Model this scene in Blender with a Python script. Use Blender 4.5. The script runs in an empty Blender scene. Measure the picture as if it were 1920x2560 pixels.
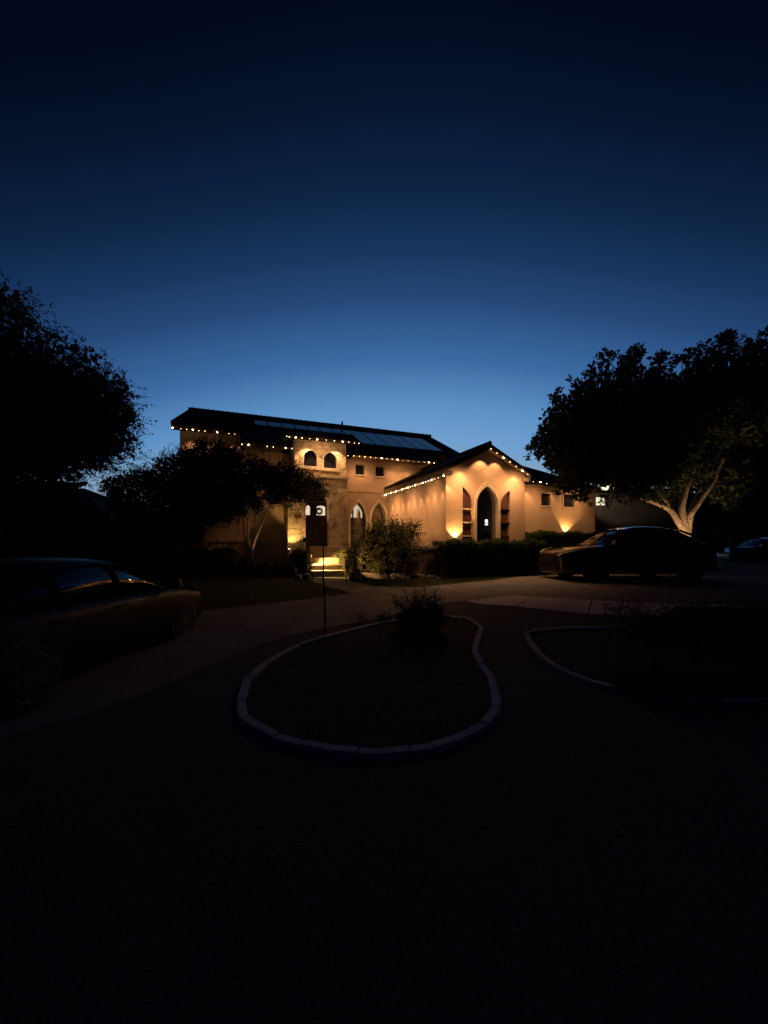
import bpy, bmesh, math, random
import numpy as np
from mathutils import Vector, Matrix
from mathutils.geometry import tessellate_polygon

R = math.radians
random.seed(7)
rng = np.random.default_rng(11)
sc = bpy.context.scene
col = sc.collection
EYE = 1.566
HZ = 1365.0          # picture row of the horizon (photo is 1920 x 2560)
F = 1000.0

# ------------------------------------------------------------------ terrain
def g(y):
    t = min(1.0, max(0.0, (y - 4.2) / 7.6))
    return 0.6 * t * t * (3 - 2 * t)

def G(px, py, h=0.0):
    """point of the terrain (raised by h) that stands on this photo pixel"""
    lo, hi = 0.5, 200.0
    k = (py - HZ) / F
    for _ in range(60):
        m = (lo + hi) / 2
        if (EYE - g(m) - h) / m > k: lo = m
        else: hi = m
    return ((px - 960) / F * lo, lo, g(lo) + h)

def W(px, py, y):
    return Vector(((px - 960) / F * y, y, EYE + (HZ - py) / F * y))

# ------------------------------------------------------------------ materials
def new_mat(name):
    m = bpy.data.materials.new(name); m.use_nodes = True
    nt = m.node_tree
    return m, nt, nt.nodes['Principled BSDF']

def mat(name, c1, c2=None, scale=8.0, rough=0.8, bump=0.0, bscale=None, metal=0.0, spec=0.5, detail=6, coat=0.0, dist=0.0):
    m, nt, b = new_mat(name)
    b.inputs['Roughness'].default_value = rough
    b.inputs['Metallic'].default_value = metal
    b.inputs['Specular IOR Level'].default_value = spec
    if coat: b.inputs['Coat Weight'].default_value = coat; b.inputs['Coat Roughness'].default_value = 0.06
    tc = nt.nodes.new('ShaderNodeTexCoord')
    if c2 is None: c2 = [min(1, x * 1.25) for x in c1]
    n = nt.nodes.new('ShaderNodeTexNoise'); n.inputs['Scale'].default_value = scale; n.inputs['Detail'].default_value = detail
    n.inputs['Distortion'].default_value = dist
    nt.links.new(tc.outputs['Object'], n.inputs['Vector'])
    r = nt.nodes.new('ShaderNodeValToRGB')
    r.color_ramp.elements[0].position = 0.35; r.color_ramp.elements[0].color = (*c1, 1)
    r.color_ramp.elements[1].position = 0.68; r.color_ramp.elements[1].color = (*c2, 1)
    nt.links.new(n.outputs['Fac'], r.inputs['Fac']); nt.links.new(r.outputs['Color'], b.inputs['Base Color'])
    if bump:
        n2 = nt.nodes.new('ShaderNodeTexNoise'); n2.inputs['Scale'].default_value = bscale or scale * 5; n2.inputs['Detail'].default_value = 8
        nt.links.new(tc.outputs['Object'], n2.inputs['Vector'])
        bp = nt.nodes.new('ShaderNodeBump'); bp.inputs['Strength'].default_value = bump; bp.inputs['Distance'].default_value = 0.02
        nt.links.new(n2.outputs['Fac'], bp.inputs['Height']); nt.links.new(bp.outputs['Normal'], b.inputs['Normal'])
    return m

def emis(name, c, s):
    m, nt, b = new_mat(name)
    b.inputs['Base Color'].default_value = (*c, 1)
    b.inputs['Emission Color'].default_value = (*c, 1)
    b.inputs['Emission Strength'].default_value = s
    return m

def glass_mat(name, c=(0.012, 0.014, 0.018), rough=0.03):
    m, nt, b = new_mat(name)
    b.inputs['Base Color'].default_value = (*c, 1); b.inputs['Roughness'].default_value = rough
    b.inputs['Specular IOR Level'].default_value = 0.6
    return m

def clear_mat(name):
    m, nt, b = new_mat(name)
    out = nt.nodes['Material Output']
    tr = nt.nodes.new('ShaderNodeBsdfTransparent'); tr.inputs['Color'].default_value = (.85, .88, .85, 1)
    gl = nt.nodes.new('ShaderNodeBsdfGlossy'); gl.inputs['Roughness'].default_value = 0.03
    mx = nt.nodes.new('ShaderNodeMixShader'); mx.inputs[0].default_value = 0.07
    nt.links.new(tr.outputs[0], mx.inputs[1]); nt.links.new(gl.outputs[0], mx.inputs[2]); nt.links.new(mx.outputs[0], out.inputs['Surface'])
    return m

def stucco_mat():
    m, nt, b = new_mat('stucco')
    b.inputs['Roughness'].default_value = 0.92; b.inputs['Specular IOR Level'].default_value = 0.2
    tc = nt.nodes.new('ShaderNodeTexCoord')
    n = nt.nodes.new('ShaderNodeTexNoise'); n.inputs['Scale'].default_value = 1.1; n.inputs['Detail'].default_value = 9; n.inputs['Roughness'].default_value = .65
    n3 = nt.nodes.new('ShaderNodeTexNoise'); n3.inputs['Scale'].default_value = 26; n3.inputs['Detail'].default_value = 6
    n2 = nt.nodes.new('ShaderNodeTexNoise'); n2.inputs['Scale'].default_value = 60; n2.inputs['Detail'].default_value = 5
    for q in (n, n2, n3): nt.links.new(tc.outputs['Object'], q.inputs['Vector'])
    r = nt.nodes.new('ShaderNodeValToRGB')
    r.color_ramp.elements[0].position = .3; r.color_ramp.elements[0].color = (.43, .29, .20, 1)
    r.color_ramp.elements[1].position = .72; r.color_ramp.elements[1].color = (.58, .41, .29, 1)
    mx = nt.nodes.new('ShaderNodeMath'); mx.operation = 'MULTIPLY_ADD'; mx.inputs[1].default_value = .35
    nt.links.new(n3.outputs['Fac'], mx.inputs[0])
    sb = nt.nodes.new('ShaderNodeMath'); sb.operation = 'SUBTRACT'; sb.inputs[1].default_value = .17
    nt.links.new(n.outputs['Fac'], mx.inputs[2]); nt.links.new(mx.outputs[0], sb.inputs[0]); nt.links.new(sb.outputs[0], r.inputs['Fac'])
    nt.links.new(r.outputs['Color'], b.inputs['Base Color'])
    bp = nt.nodes.new('ShaderNodeBump'); bp.inputs['Strength'].default_value = .5; bp.inputs['Distance'].default_value = .012
    ad = nt.nodes.new('ShaderNodeMath'); ad.operation = 'ADD'
    nt.links.new(n2.outputs['Fac'], ad.inputs[0]); nt.links.new(n3.outputs['Fac'], ad.inputs[1])
    nt.links.new(ad.outputs[0], bp.inputs['Height']); nt.links.new(bp.outputs['Normal'], b.inputs['Normal'])
    return m

def stone_mat():
    m, nt, b = new_mat('rubble_stone')
    b.inputs['Roughness'].default_value = 0.9; b.inputs['Specular IOR Level'].default_value = 0.2
    tc = nt.nodes.new('ShaderNodeTexCoord')
    mp = nt.nodes.new('ShaderNodeMapping'); mp.inputs['Scale'].default_value = (1, 1, 1.9)
    nt.links.new(tc.outputs['Object'], mp.inputs['Vector'])
    wn = nt.nodes.new('ShaderNodeTexNoise'); wn.inputs['Scale'].default_value = 3.5; wn.inputs['Detail'].default_value = 5
    nt.links.new(tc.outputs['Object'], wn.inputs['Vector'])
    va = nt.nodes.new('ShaderNodeVectorMath'); va.operation = 'MULTIPLY_ADD'; va.inputs[1].default_value = (.5, .5, .5)
    nt.links.new(wn.outputs['Color'], va.inputs[0]); nt.links.new(mp.outputs[0], va.inputs[2])
    v = nt.nodes.new('ShaderNodeTexVoronoi'); v.feature = 'DISTANCE_TO_EDGE'; v.inputs['Scale'].default_value = 2.7
    v2 = nt.nodes.new('ShaderNodeTexVoronoi'); v2.feature = 'F1'; v2.inputs['Scale'].default_value = 2.7
    nt.links.new(va.outputs[0], v.inputs['Vector']); nt.links.new(va.outputs[0], v2.inputs['Vector'])
    # stones: tone per stone
    sp = nt.nodes.new('ShaderNodeSeparateColor'); nt.links.new(v2.outputs['Color'], sp.inputs[0])
    r = nt.nodes.new('ShaderNodeValToRGB')
    e = r.color_ramp.elements
    e[0].position = 0; e[0].color = (.33, .22, .14, 1); e[1].position = 1; e[1].color = (.62, .5, .36, 1)
    q = e.new(.5); q.color = (.50, .38, .26, 1)
    nt.links.new(sp.outputs[0], r.inputs['Fac'])
    # plaster smear covers much of the stone
    n = nt.nodes.new('ShaderNodeTexNoise'); n.inputs['Scale'].default_value = 5; n.inputs['Detail'].default_value = 9; n.inputs['Roughness'].default_value = .7
    nt.links.new(tc.outputs['Object'], n.inputs['Vector'])
    cr = nt.nodes.new('ShaderNodeValToRGB'); cr.color_ramp.elements[0].position = .42; cr.color_ramp.elements[1].position = .56
    nt.links.new(n.outputs['Fac'], cr.inputs['Fac'])
    mx = nt.nodes.new('ShaderNodeMix'); mx.data_type = 'RGBA'
    nt.links.new(cr.outputs['Color'], mx.inputs[0]); nt.links.new(r.outputs['Color'], mx.inputs[6]); mx.inputs[7].default_value = (.60, .49, .35, 1)
    lm = nt.nodes.new('ShaderNodeValToRGB'); lm.color_ramp.elements[0].position = .0; lm.color_ramp.elements[0].color = (.45, .45, .45, 1)
    lm.color_ramp.elements[1].position = .07; lm.color_ramp.elements[1].color = (1, 1, 1, 1)
    nt.links.new(v.outputs['Distance'], lm.inputs['Fac'])
    mm = nt.nodes.new('ShaderNodeMix'); mm.data_type = 'RGBA'; mm.blend_type = 'MULTIPLY'
    fm = nt.nodes.new('ShaderNodeMath'); fm.operation = 'SUBTRACT'; fm.inputs[0].default_value = 1.05
    nt.links.new(cr.outputs['Color'], fm.inputs[1]); nt.links.new(fm.outputs[0], mm.inputs[0])
    nt.links.new(mx.outputs[2], mm.inputs[6]); nt.links.new(lm.outputs['Color'], mm.inputs[7])
    nt.links.new(mm.outputs[2], b.inputs['Base Color'])
    bp = nt.nodes.new('ShaderNodeBump'); bp.inputs['Strength'].default_value = .8; bp.inputs['Distance'].default_value = .05
    ad = nt.nodes.new('ShaderNodeMath'); ad.operation = 'MULTIPLY_ADD'; ad.inputs[1].default_value = 1.2
    nt.links.new(n.outputs['Fac'], ad.inputs[0]); nt.links.new(lm.outputs['Color'], ad.inputs[2])
    nt.links.new(ad.outputs[0], bp.inputs['Height']); nt.links.new(bp.outputs['Normal'], b.inputs['Normal'])
    return m

def tile_mat():
    m, nt, b = new_mat('roof_tile')
    b.inputs['Roughness'].default_value = 0.85; b.inputs['Specular IOR Level'].default_value = 0.15
    tc = nt.nodes.new('ShaderNodeTexCoord')
    br = nt.nodes.new('ShaderNodeTexBrick'); br.inputs['Scale'].default_value = 3.2
    br.inputs['Color1'].default_value = (.030, .024, .022, 1); br.inputs['Color2'].default_value = (.046, .036, .031, 1); br.inputs['Mortar'].default_value = (.012, .010, .010, 1)
    nt.links.new(tc.outputs['Object'], br.inputs['Vector']); nt.links.new(br.outputs['Color'], b.inputs['Base Color'])
    bp = nt.nodes.new('ShaderNodeBump'); bp.inputs['Strength'].default_value = .5; bp.inputs['Distance'].default_value = .03
    nt.links.new(br.outputs['Fac'], bp.inputs['Height']); nt.links.new(bp.outputs['Normal'], b.inputs['Normal'])
    return m

def leaf_mat(name, c1, c2, rough=.6):
    m, nt, b = new_mat(name)
    gi = nt.nodes.new('ShaderNodeNewGeometry')
    r = nt.nodes.new('ShaderNodeValToRGB')
    r.color_ramp.elements[0].color = (*c1, 1); r.color_ramp.elements[1].color = (*c2, 1)
    nt.links.new(gi.outputs['Random Per Island'], r.inputs['Fac']); nt.links.new(r.outputs['Color'], b.inputs['Base Color'])
    b.inputs['Roughness'].default_value = rough; b.inputs['Specular IOR Level'].default_value = .25
    tl = nt.nodes.new('ShaderNodeBsdfTranslucent'); nt.links.new(r.outputs['Color'], tl.inputs['Color'])
    ms = nt.nodes.new('ShaderNodeMixShader'); ms.inputs[0].default_value = .4
    nt.links.new(b.outputs[0], ms.inputs[1]); nt.links.new(tl.outputs[0], ms.inputs[2]); nt.links.new(ms.outputs[0], nt.nodes['Material Output'].inputs['Surface'])
    return m

M = dict(
    stucco=stucco_mat(), stone=stone_mat(), tile=tile_mat(),
    trim=mat('cast_stone_trim', (.55, .45, .33), (.66, .56, .43), 6, .8, .2, 40),
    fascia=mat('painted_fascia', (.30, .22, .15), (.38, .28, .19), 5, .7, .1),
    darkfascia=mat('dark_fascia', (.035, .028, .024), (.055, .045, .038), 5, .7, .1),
    soffit=mat('soffit_board', (.34, .25, .17), (.42, .31, .21), 4, .8, .1),
    glass=glass_mat('window_glass'), clear=clear_mat('clear_glass'),
    frame=mat('window_frame', (.16, .12, .09), (.22, .17, .12), 9, .5),
    redwood=mat('reddish_shutter', (.075, .028, .02), (.15, .055, .038), 14, .6, .2, 50),
    door=mat('dark_wood_door', (.018, .012, .009), (.03, .02, .014), 10, .45, .2, 60),
    lit=emis('lit_room', (1.0, .82, .60), .82),
    lit_dim=emis('lit_room_far', (.95, .68, .42), .42),
    shade=mat('olive_window_shade', (.11, .09, .05), (.15, .125, .07), 12, .8),
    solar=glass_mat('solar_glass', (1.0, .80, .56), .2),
    solarframe=mat('solar_frame', (.02, .02, .025), (.03, .03, .035), 8, .5),
    concrete=mat('driveway_concrete', (.13, .115, .12), (.21, .185, .195), 2.2, .85, .35, 50, dist=.4),
    slab=mat('pale_concrete', (.55, .50, .52), (.66, .60, .62), 2.5, .85, .3, 60),
    gravel=mat('gravel_ground', (.026, .026, .03), (.09, .088, .095), 42, .95, .8, 55),
    mulch=mat('mulch', (.012, .010, .009), (.04, .034, .03), 30, .95, .8, 40),
    kerb=mat('cast_kerb', (.36, .36, .37), (.48, .48, .49), 7, .8, .4, 60),
    step=mat('step_limestone', (.48, .40, .27), (.60, .50, .36), 3.5, .8, .35, 45),
    rock=mat('garden_rock', (.15, .12, .09), (.40, .34, .27), 9, .9, 1.0, 16),
    grass=leaf_mat('grass_blade', (.035, .045, .012), (.08, .085, .025)),
    lawnbase=mat('lawn_base', (.03, .035, .012), (.05, .055, .02), 18, .95, .6, 60),
    leaf_oak=leaf_mat('oak_leaf', (.025, .035, .018), (.05, .065, .03)),
    leaf_pear=leaf_mat('pear_leaf', (.03, .045, .015), (.075, .10, .035)),
    leaf_myrtle=leaf_mat('myrtle_leaf', (.025, .03, .014), (.06, .065, .028)),
    leaf_hedge=leaf_mat('hedge_leaf', (.022, .034, .012), (.055, .075, .025)),
    leaf_shrub=leaf_mat('shrub_leaf', (.07, .08, .025), (.17, .17, .06)),
    leaf_yellow=leaf_mat('yellow_green_leaf', (.09, .10, .02), (.20, .20, .05)),
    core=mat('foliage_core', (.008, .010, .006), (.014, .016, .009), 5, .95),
    bark=mat('tree_bark', (.05, .04, .032), (.10, .08, .06), 9, .9, .8, 30),
    palebark=mat('pale_smooth_bark', (.20, .15, .10), (.47, .39, .29), 9, .85, .9, 26, dist=1.2),
    terracotta=mat('planter_pot', (.10, .07, .055), (.16, .11, .08), 8, .7, .2),
    metal=mat('dark_metal', (.02, .02, .02), (.035, .035, .035), 10, .45, metal=.6),
    rust=mat('rusty_rod', (.03, .012, .010), (.06, .02, .015), 20, .6, metal=.3),
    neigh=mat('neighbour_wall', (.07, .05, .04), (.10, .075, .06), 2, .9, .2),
    white=mat('white_board', (.70, .70, .62), (.80, .80, .72), 4, .6),
    bulb=emis('warm_bulb', (1.0, .60, .28), 26), bulbbig=emis('warm_bulb_big', (1.0, .66, .34), 60),
    cable=mat('string_cable', (.02, .018, .015), (.03, .025, .02), 9, .6),
    upglass=emis('uplight_lens', (1.0, .72, .30), 40),
    tyre=mat('tyre_rubber', (.012, .012, .013), (.02, .02, .02), 20, .8),
    rim=mat('wheel_rim', (.05, .05, .055), (.07, .07, .075), 10, .5, metal=.6),
    car_glass=glass_mat('car_glass', (.008, .009, .012), .03),
    paint_dark=mat('maroon_car_paint', (.030, .008, .007), (.034, .010, .008), 3, .28, coat=1.0),
    paint_black=mat('black_car_paint', (.007, .006, .007), (.009, .008, .009), 3, .45, coat=.05, spec=.15),
    paint_white=mat('white_car_paint', (.62, .60, .57), (.68, .66, .63), 3, .3, coat=1.0),
    paint_silver=mat('silver_car_paint', (.30, .30, .31), (.36, .36, .37), 3, .3, metal=.3, coat=1.0),
    lamp_glass=glass_mat('headlamp_glass', (.35, .33, .30), .08),
    tail_glass=glass_mat('tail_lamp_glass', (.12, .01, .01), .08),
    matte=mat('matte_black_trim', (.008, .008, .009), (.011, .011, .012), 10, .9, spec=.05),
    blacktrim=mat('black_car_trim', (.01, .01, .01), (.014, .014, .014), 10, .5),
    wreath=leaf_mat('wreath_leaf', (.015, .02, .008), (.04, .045, .015)),
    silverbox=mat('utility_box_metal', (.36, .32, .26), (.42, .38, .30), 5, .6),
)

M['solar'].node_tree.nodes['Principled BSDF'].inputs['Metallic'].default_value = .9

# ------------------------------------------------------------------ object helpers
def tag(o, label=None, cat=None, group=None, kind=None):
    if label: o['label'] = label
    if cat: o['category'] = cat
    if group: o['group'] = group
    if kind: o['kind'] = kind
    return o

def thing(name, label, cat, loc=(0, 0, 0), rz=0.0, group=None):
    o = bpy.data.objects.new(name, None); col.objects.link(o)
    o.location = loc; o.rotation_euler = (0, 0, rz); o.empty_display_size = .2
    return tag(o, label, cat, group)

class MB:
    def __init__(self, dz=0.0): self.v = []; self.f = []; self.dz = dz
    def add(self, vs, fs):
        n = len(self.v); self.v += [(a, b, c - self.dz) for a, b, c in vs]; self.f += [tuple(i + n for i in f) for f in fs]; return self
    def box(self, x0, x1, y0, y1, z0, z1):
        return self.add([(x0,y0,z0),(x1,y0,z0),(x1,y1,z0),(x0,y1,z0),(x0,y0,z1),(x1,y0,z1),(x1,y1,z1),(x0,y1,z1)],
            [(0,3,2,1),(4,5,6,7),(0,1,5,4),(1,2,6,5),(2,3,7,6),(3,0,4,7)])
    def hexa(self, p):   # 8 points: bottom 4 ccw, top 4
        return self.add(p, [(0,3,2,1),(4,5,6,7),(0,1,5,4),(1,2,6,5),(2,3,7,6),(3,0,4,7)])
    def slab(self, quad, t):   # quad of 3D points thickened downwards by t
        lo = [(a, b, c - t) for a, b, c in quad]
        n = len(quad)
        fs = [tuple(range(n, 2 * n)), tuple(reversed(range(n)))] + [(i, (i + 1) % n, n + (i + 1) % n, n + i) for i in range(n)]
        return self.add(lo + list(quad), fs)
    def tube(self, pts, rad, n=8):
        pts = [Vector(p) for p in pts]
        if not hasattr(rad, '__len__'): rad = [rad] * len(pts)
        vs = []; fs = []
        up = Vector((.31, .17, .93)).normalized()
        for i, p in enumerate(pts):
            d = (pts[min(i + 1, len(pts) - 1)] - pts[max(i - 1, 0)]).normalized()
            a = d.cross(up)
            if a.length < .05: a = d.cross(Vector((1, 0, 0)))
            a.normalize(); b = d.cross(a)
            for k in range(n):
                th = 2 * math.pi * k / n
                vs.append(tuple(p + (a * math.cos(th) + b * math.sin(th)) * rad[i]))
        for i in range(len(pts) - 1):
            for k in range(n):
                fs.append((i*n+k, i*n+(k+1)%n, (i+1)*n+(k+1)%n, (i+1)*n+k))
        fs.append(tuple(range(n))); fs.append(tuple(reversed(range((len(pts)-1)*n, len(pts)*n))))
        return self.add(vs, fs)
    def wall(self, outline, holes, r, th):
        """upright slab in the (x, z) plane, front face at y=r, with real openings"""
        if holes and not hasattr(holes[0][0], '__len__'): holes = [holes]
        loops = [outline] + list(holes)
        flat = [p for l in loops for p in l]
        tris = tessellate_polygon([[Vector((a, b, 0)) for a, b in l] for l in loops])
        n = len(flat)
        vs = [(a, r, b) for a, b in flat] + [(a, r + th, b) for a, b in flat]
        fs = [tuple(t) for t in tris] + [tuple(i + n for i in reversed(t)) for t in tris]
        k = 0
        for l in loops:
            m = len(l)
            for i in range(m):
                a, b = k + i, k + (i + 1) % m
                fs.append((a, b, b + n, a + n))
            k += m
        return self.add(vs, fs)
    def ball(self, c, r, n=6):
        vs = []; fs = []
        for i in range(1, n):
            for k in range(n + 2):
                th = math.pi * i / n; ph = 2 * math.pi * k / (n + 2)
                vs.append((c[0] + r*math.sin(th)*math.cos(ph), c[1] + r*math.sin(th)*math.sin(ph), c[2] + r*math.cos(th)))
        m = n + 2
        for i in range(n - 2):
            for k in range(m): fs.append((i*m+k, i*m+(k+1)%m, (i+1)*m+(k+1)%m, (i+1)*m+k))
        fs.append(tuple(range(m))); fs.append(tuple(reversed(range((n-2)*m, (n-1)*m))))
        return self.add(vs, fs)
    def pieces(self):
        n = len(self.v); p = list(range(n))
        def fd(a):
            while p[a] != a: p[a] = p[p[a]]; a = p[a]
            return a
        for f in self.f:
            for i in f[1:]: p[fd(i)] = fd(f[0])
        gr = {}
        for f in self.f: gr.setdefault(fd(f[0]), []).append(f)
        out = []
        for fs in gr.values():
            u = sorted({i for f in fs for i in f}); mp = {i: k for k, i in enumerate(u)}
            q = MB(); q.v = [self.v[i] for i in u]; q.f = [tuple(mp[i] for i in f) for f in fs]; out.append(q)
        return out
    def build_each(self, name, m, parent=None, smooth=False):
        return [q.build(name, m, parent, smooth) for q in self.pieces()]
    def build(self, name, m, parent=None, smooth=False, fix=True):
        me = bpy.data.meshes.new(name); me.from_pydata(self.v, [], self.f)
        if fix:
            bm = bmesh.new(); bm.from_mesh(me); bmesh.ops.recalc_face_normals(bm, faces=bm.faces); bm.to_mesh(me); bm.free()
        me.materials.append(m)
        if smooth: me.polygons.foreach_set('use_smooth', [True] * len(me.polygons))
        o = bpy.data.objects.new(name, me); col.objects.link(o); o.parent = parent
        return o

def arch(s0, s1, zb, zs, za, n=8):
    """pointed arch outline, counter-clockwise from bottom left"""
    mid = (s0 + s1) / 2; L = []; c = 1 - math.cos(R(62)); sn = math.sin(R(62))
    for i in range(n + 1):
        t = R(62) * i / n
        L.append((s0 + (mid - s0) * (1 - math.cos(t)) / c, zs + (za - zs) * math.sin(t) / sn))
    right = [(s0 + s1 - a, b) for a, b in reversed(L[:-1])]
    return [(s0, zb)] + L + right + [(s1, zb)]

def inset(s0, s1, zb, zs, za, d): return (s0 + d, s1 - d, zb + d, zs, za - 1.7 * d)

# ------------------------------------------------------------------ foliage helpers
def rand_dirs(n):
    d = rng.normal(size=(n, 3)); d /= np.linalg.norm(d, axis=1)[:, None]; return d

def leaves_obj(name, P, size, m, parent, D=None, origin=(0, 0, 0), aspect=.5):
    """every point of P carries one folded leaf"""
    n = len(P)
    P = P - np.array(origin)
    if D is None: D = rand_dirs(n)
    else:
        D = D + .8 * rng.normal(size=(n, 3)); D /= np.linalg.norm(D, axis=1)[:, None]
    S = size * rng.uniform(.6, 1.3, n)[:, None]
    A = np.cross(D, rand_dirs(n)); A /= (np.linalg.norm(A, axis=1)[:, None] + 1e-9)
    B = np.cross(D, A)
    V = np.empty((n, 4, 3))
    V[:, 0] = P; V[:, 1] = P + D * S * .5 + A * S * aspect * .5 + B * S * .12
    V[:, 2] = P + D * S; V[:, 3] = P + D * S * .45 - A * S * aspect * .5 + B * S * .12
    me = bpy.data.meshes.new(name)
    me.vertices.add(n * 4); me.vertices.foreach_set('co', V.reshape(-1))
    me.loops.add(n * 4); me.loops.foreach_set('vertex_index', np.arange(n * 4, dtype=np.int32))
    me.polygons.add(n); me.polygons.foreach_set('loop_start', np.arange(0, n * 4, 4, dtype=np.int32))
    me.update(calc_edges=True); me.materials.append(m)
    o = bpy.data.objects.new(name, me); col.objects.link(o); o.parent = parent
    return o

def twig_points(blobs, ntwig, nleaf, tl, up=.35, shell=.55, droop=0.0):
    """blobs = [(centre, radii)]; twigs start inside a blob and run outwards; leaves sit along them"""
    w = np.array([np.prod(b[1]) ** .75 for b in blobs]); w /= w.sum()
    idx = rng.choice(len(blobs), ntwig, p=w)
    C = np.array([b[0] for b in blobs])[idx]; Rr = np.array([b[1] for b in blobs])[idx]
    d = rand_dirs(ntwig)
    rad = shell + (1 - shell) * rng.random(ntwig) ** .6
    rad[rng.random(ntwig) < .35] *= rng.uniform(.2, .8)
    S = C + d * Rr * (rad[:, None] * .93)
    dr = d + .55 * rng.normal(size=(ntwig, 3)); dr[:, 2] += up; dr /= np.linalg.norm(dr, axis=1)[:, None]
    L = tl * rng.uniform(.35, 1.25, ntwig) ** 1.3
    t = rng.random((ntwig, nleaf))
    P = S[:, None, :] + dr[:, None, :] * (t * L[:, None])[:, :, None]
    P[:, :, 2] -= droop * (t * L[:, None]) ** 2
    P += rng.normal(size=P.shape) * .02 * (1 + tl)
    D = np.repeat(dr, nleaf, 0)
    return P.reshape(-1, 3), D, S, dr, L

def twig_mesh(mb, S, dr, L, k, r=.006):
    for i in rng.choice(len(S), k, replace=False):
        mb.tube([S[i] - dr[i] * .25, S[i] + dr[i] * L[i] * .98], [r * 1.6, r * .5], 3)

def px_blobs(L, y, dep=1.0, seed=0, jit=.8):
    rr = random.Random(seed); out = []
    for px, py, r in L:
        yy = y + rr.uniform(-jit, jit)
        c = W(px, py, yy); rad = r / F * yy
        out.append(((c.x, c.y, c.z), (rad, rad * dep + .15, rad)))
    return out

def branch(mb, a, b, r0, r1, bend=.12, n=6, segs=8, seed=0):
    rr = random.Random(seed); a = Vector(a); b = Vector(b); L = (b - a).length
    off = Vector((rr.uniform(-1, 1), rr.uniform(-1, 1), rr.uniform(-.3, .5))) * L * bend
    pts = []; rad = []
    for i in range(n + 1):
        t = i / n
        p = a.lerp(b, t) + off * (4 * t * (1 - t)) * .5 + Vector((rr.uniform(-1, 1), rr.uniform(-1, 1), 0)) * L * .012 * (0 < i < n)
        pts.append(p); rad.append(r0 + (r1 - r0) * t)
    mb.tube(pts, rad, segs); return pts

# ------------------------------------------------------------------ world: clear sky after sunset
world = bpy.data.worlds.new('World'); sc.world = world; world.use_nodes = True
nt = world.node_tree; bg = nt.nodes['Background']
tc = nt.nodes.new('ShaderNodeTexCoord'); sx = nt.nodes.new('ShaderNodeSeparateXYZ')
nt.links.new(tc.outputs['Generated'], sx.inputs[0])
def mth(op, a, b=None, c=None):
    n = nt.nodes.new('ShaderNodeMath'); n.operation = op
    for i, q in enumerate((a, b, c)):
        if q is None: continue
        if isinstance(q, (int, float)): n.inputs[i].default_value = q
        else: nt.links.new(q, n.inputs[i])
    return n.outputs[0]
el = mth('MULTIPLY', mth('ARCSINE', sx.outputs['Z']), 180 / math.pi)               # elevation, degrees
az = mth('MULTIPLY', mth('ABSOLUTE', mth('ARCTAN2', mth('SUBTRACT', sx.outputs['X'], mth('MULTIPLY', sx.outputs['Y'], .03)), sx.outputs['Y'])), 180 / math.pi)
m_ = mth('ADD', el, mth('MULTIPLY', mth('SUBTRACT', 1.0, mth('COSINE', mth('MULTIPLY', az, math.pi / 180))), 44))
fac = mth('DIVIDE', m_, 75.0)
ramp = nt.nodes.new('ShaderNodeValToRGB'); nt.links.new(fac, ramp.inputs['Fac'])
def s2l(c): return tuple(((x / 255 + .055) / 1.055) ** 2.4 if x > 10 else x / 255 / 12.92 for x in c)
SKY = [(0, (158, 166, 158)), (8, (140, 165, 180)), (15, (112, 160, 207)), (19.5, (92, 143, 195)), (25, (60, 106, 161)), (31.6, (38, 73, 121)),
       (36, (26, 55, 96)), (41, (14, 38, 71)), (48, (6, 21, 45)), (54, (3, 10, 29)), (66, (3, 9, 27)), (75, (3, 7, 25))]
els = ramp.color_ramp.elements
els[0].position = 0; els[0].color = (*s2l(SKY[0][1]), 1)
els[1].position = 1; els[1].color = (*s2l(SKY[-1][1]), 1)
for d, c in SKY[1:-1]:
    e = els.new(d / 75); e.color = (*s2l(c), 1)
lowm = nt.nodes.new('ShaderNodeMix'); lowm.data_type = 'RGBA'      # paler air just over the horizon
lw = nt.nodes.new('ShaderNodeMapRange'); lw.interpolation_type = 'SMOOTHSTEP'
lw.inputs['From Min'].default_value = 13; lw.inputs['From Max'].default_value = 2; lw.inputs['To Min'].default_value = 0; lw.inputs['To Max'].default_value = .85
nt.links.new(el, lw.inputs['Value'])
wz = mth('MULTIPLY', lw.outputs[0], mth('MAXIMUM', mth('COSINE', mth('MULTIPLY', az, math.pi / 180 * .9)), 0.0))
nt.links.new(wz, lowm.inputs[0]); nt.links.new(ramp.outputs['Color'], lowm.inputs[6]); lowm.inputs[7].default_value = (*s2l((152, 163, 158)), 1)
nt.links.new(lowm.outputs[2], bg.inputs['Color']); bg.inputs['Strength'].default_value = 1.0

# ------------------------------------------------------------------ ground
def axis(lo, hi, n0, n1, step):
    a = list(np.arange(n0, n1 + .001, step)); x = n0; s = step
    while x > lo: s *= 1.5; x -= s; a.insert(0, max(x, lo))
    x = n1; s = step
    while x < hi: s *= 1.5; x += s; a.append(min(x, hi))
    return a
xs = axis(-300, 300, -12, 14, 1.0); ys = axis(-120, 420, -2, 14, .4)
mb = MB(); nx = len(xs)
mb.add([(x, y, g(y)) for y in ys for x in xs], [(j*nx+i, j*nx+i+1, (j+1)*nx+i+1, (j+1)*nx+i) for j in range(len(ys)-1) for i in range(nx-1)])
tag(mb.build('ground', M['gravel'], smooth=True, fix=False), kind='structure')

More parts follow.
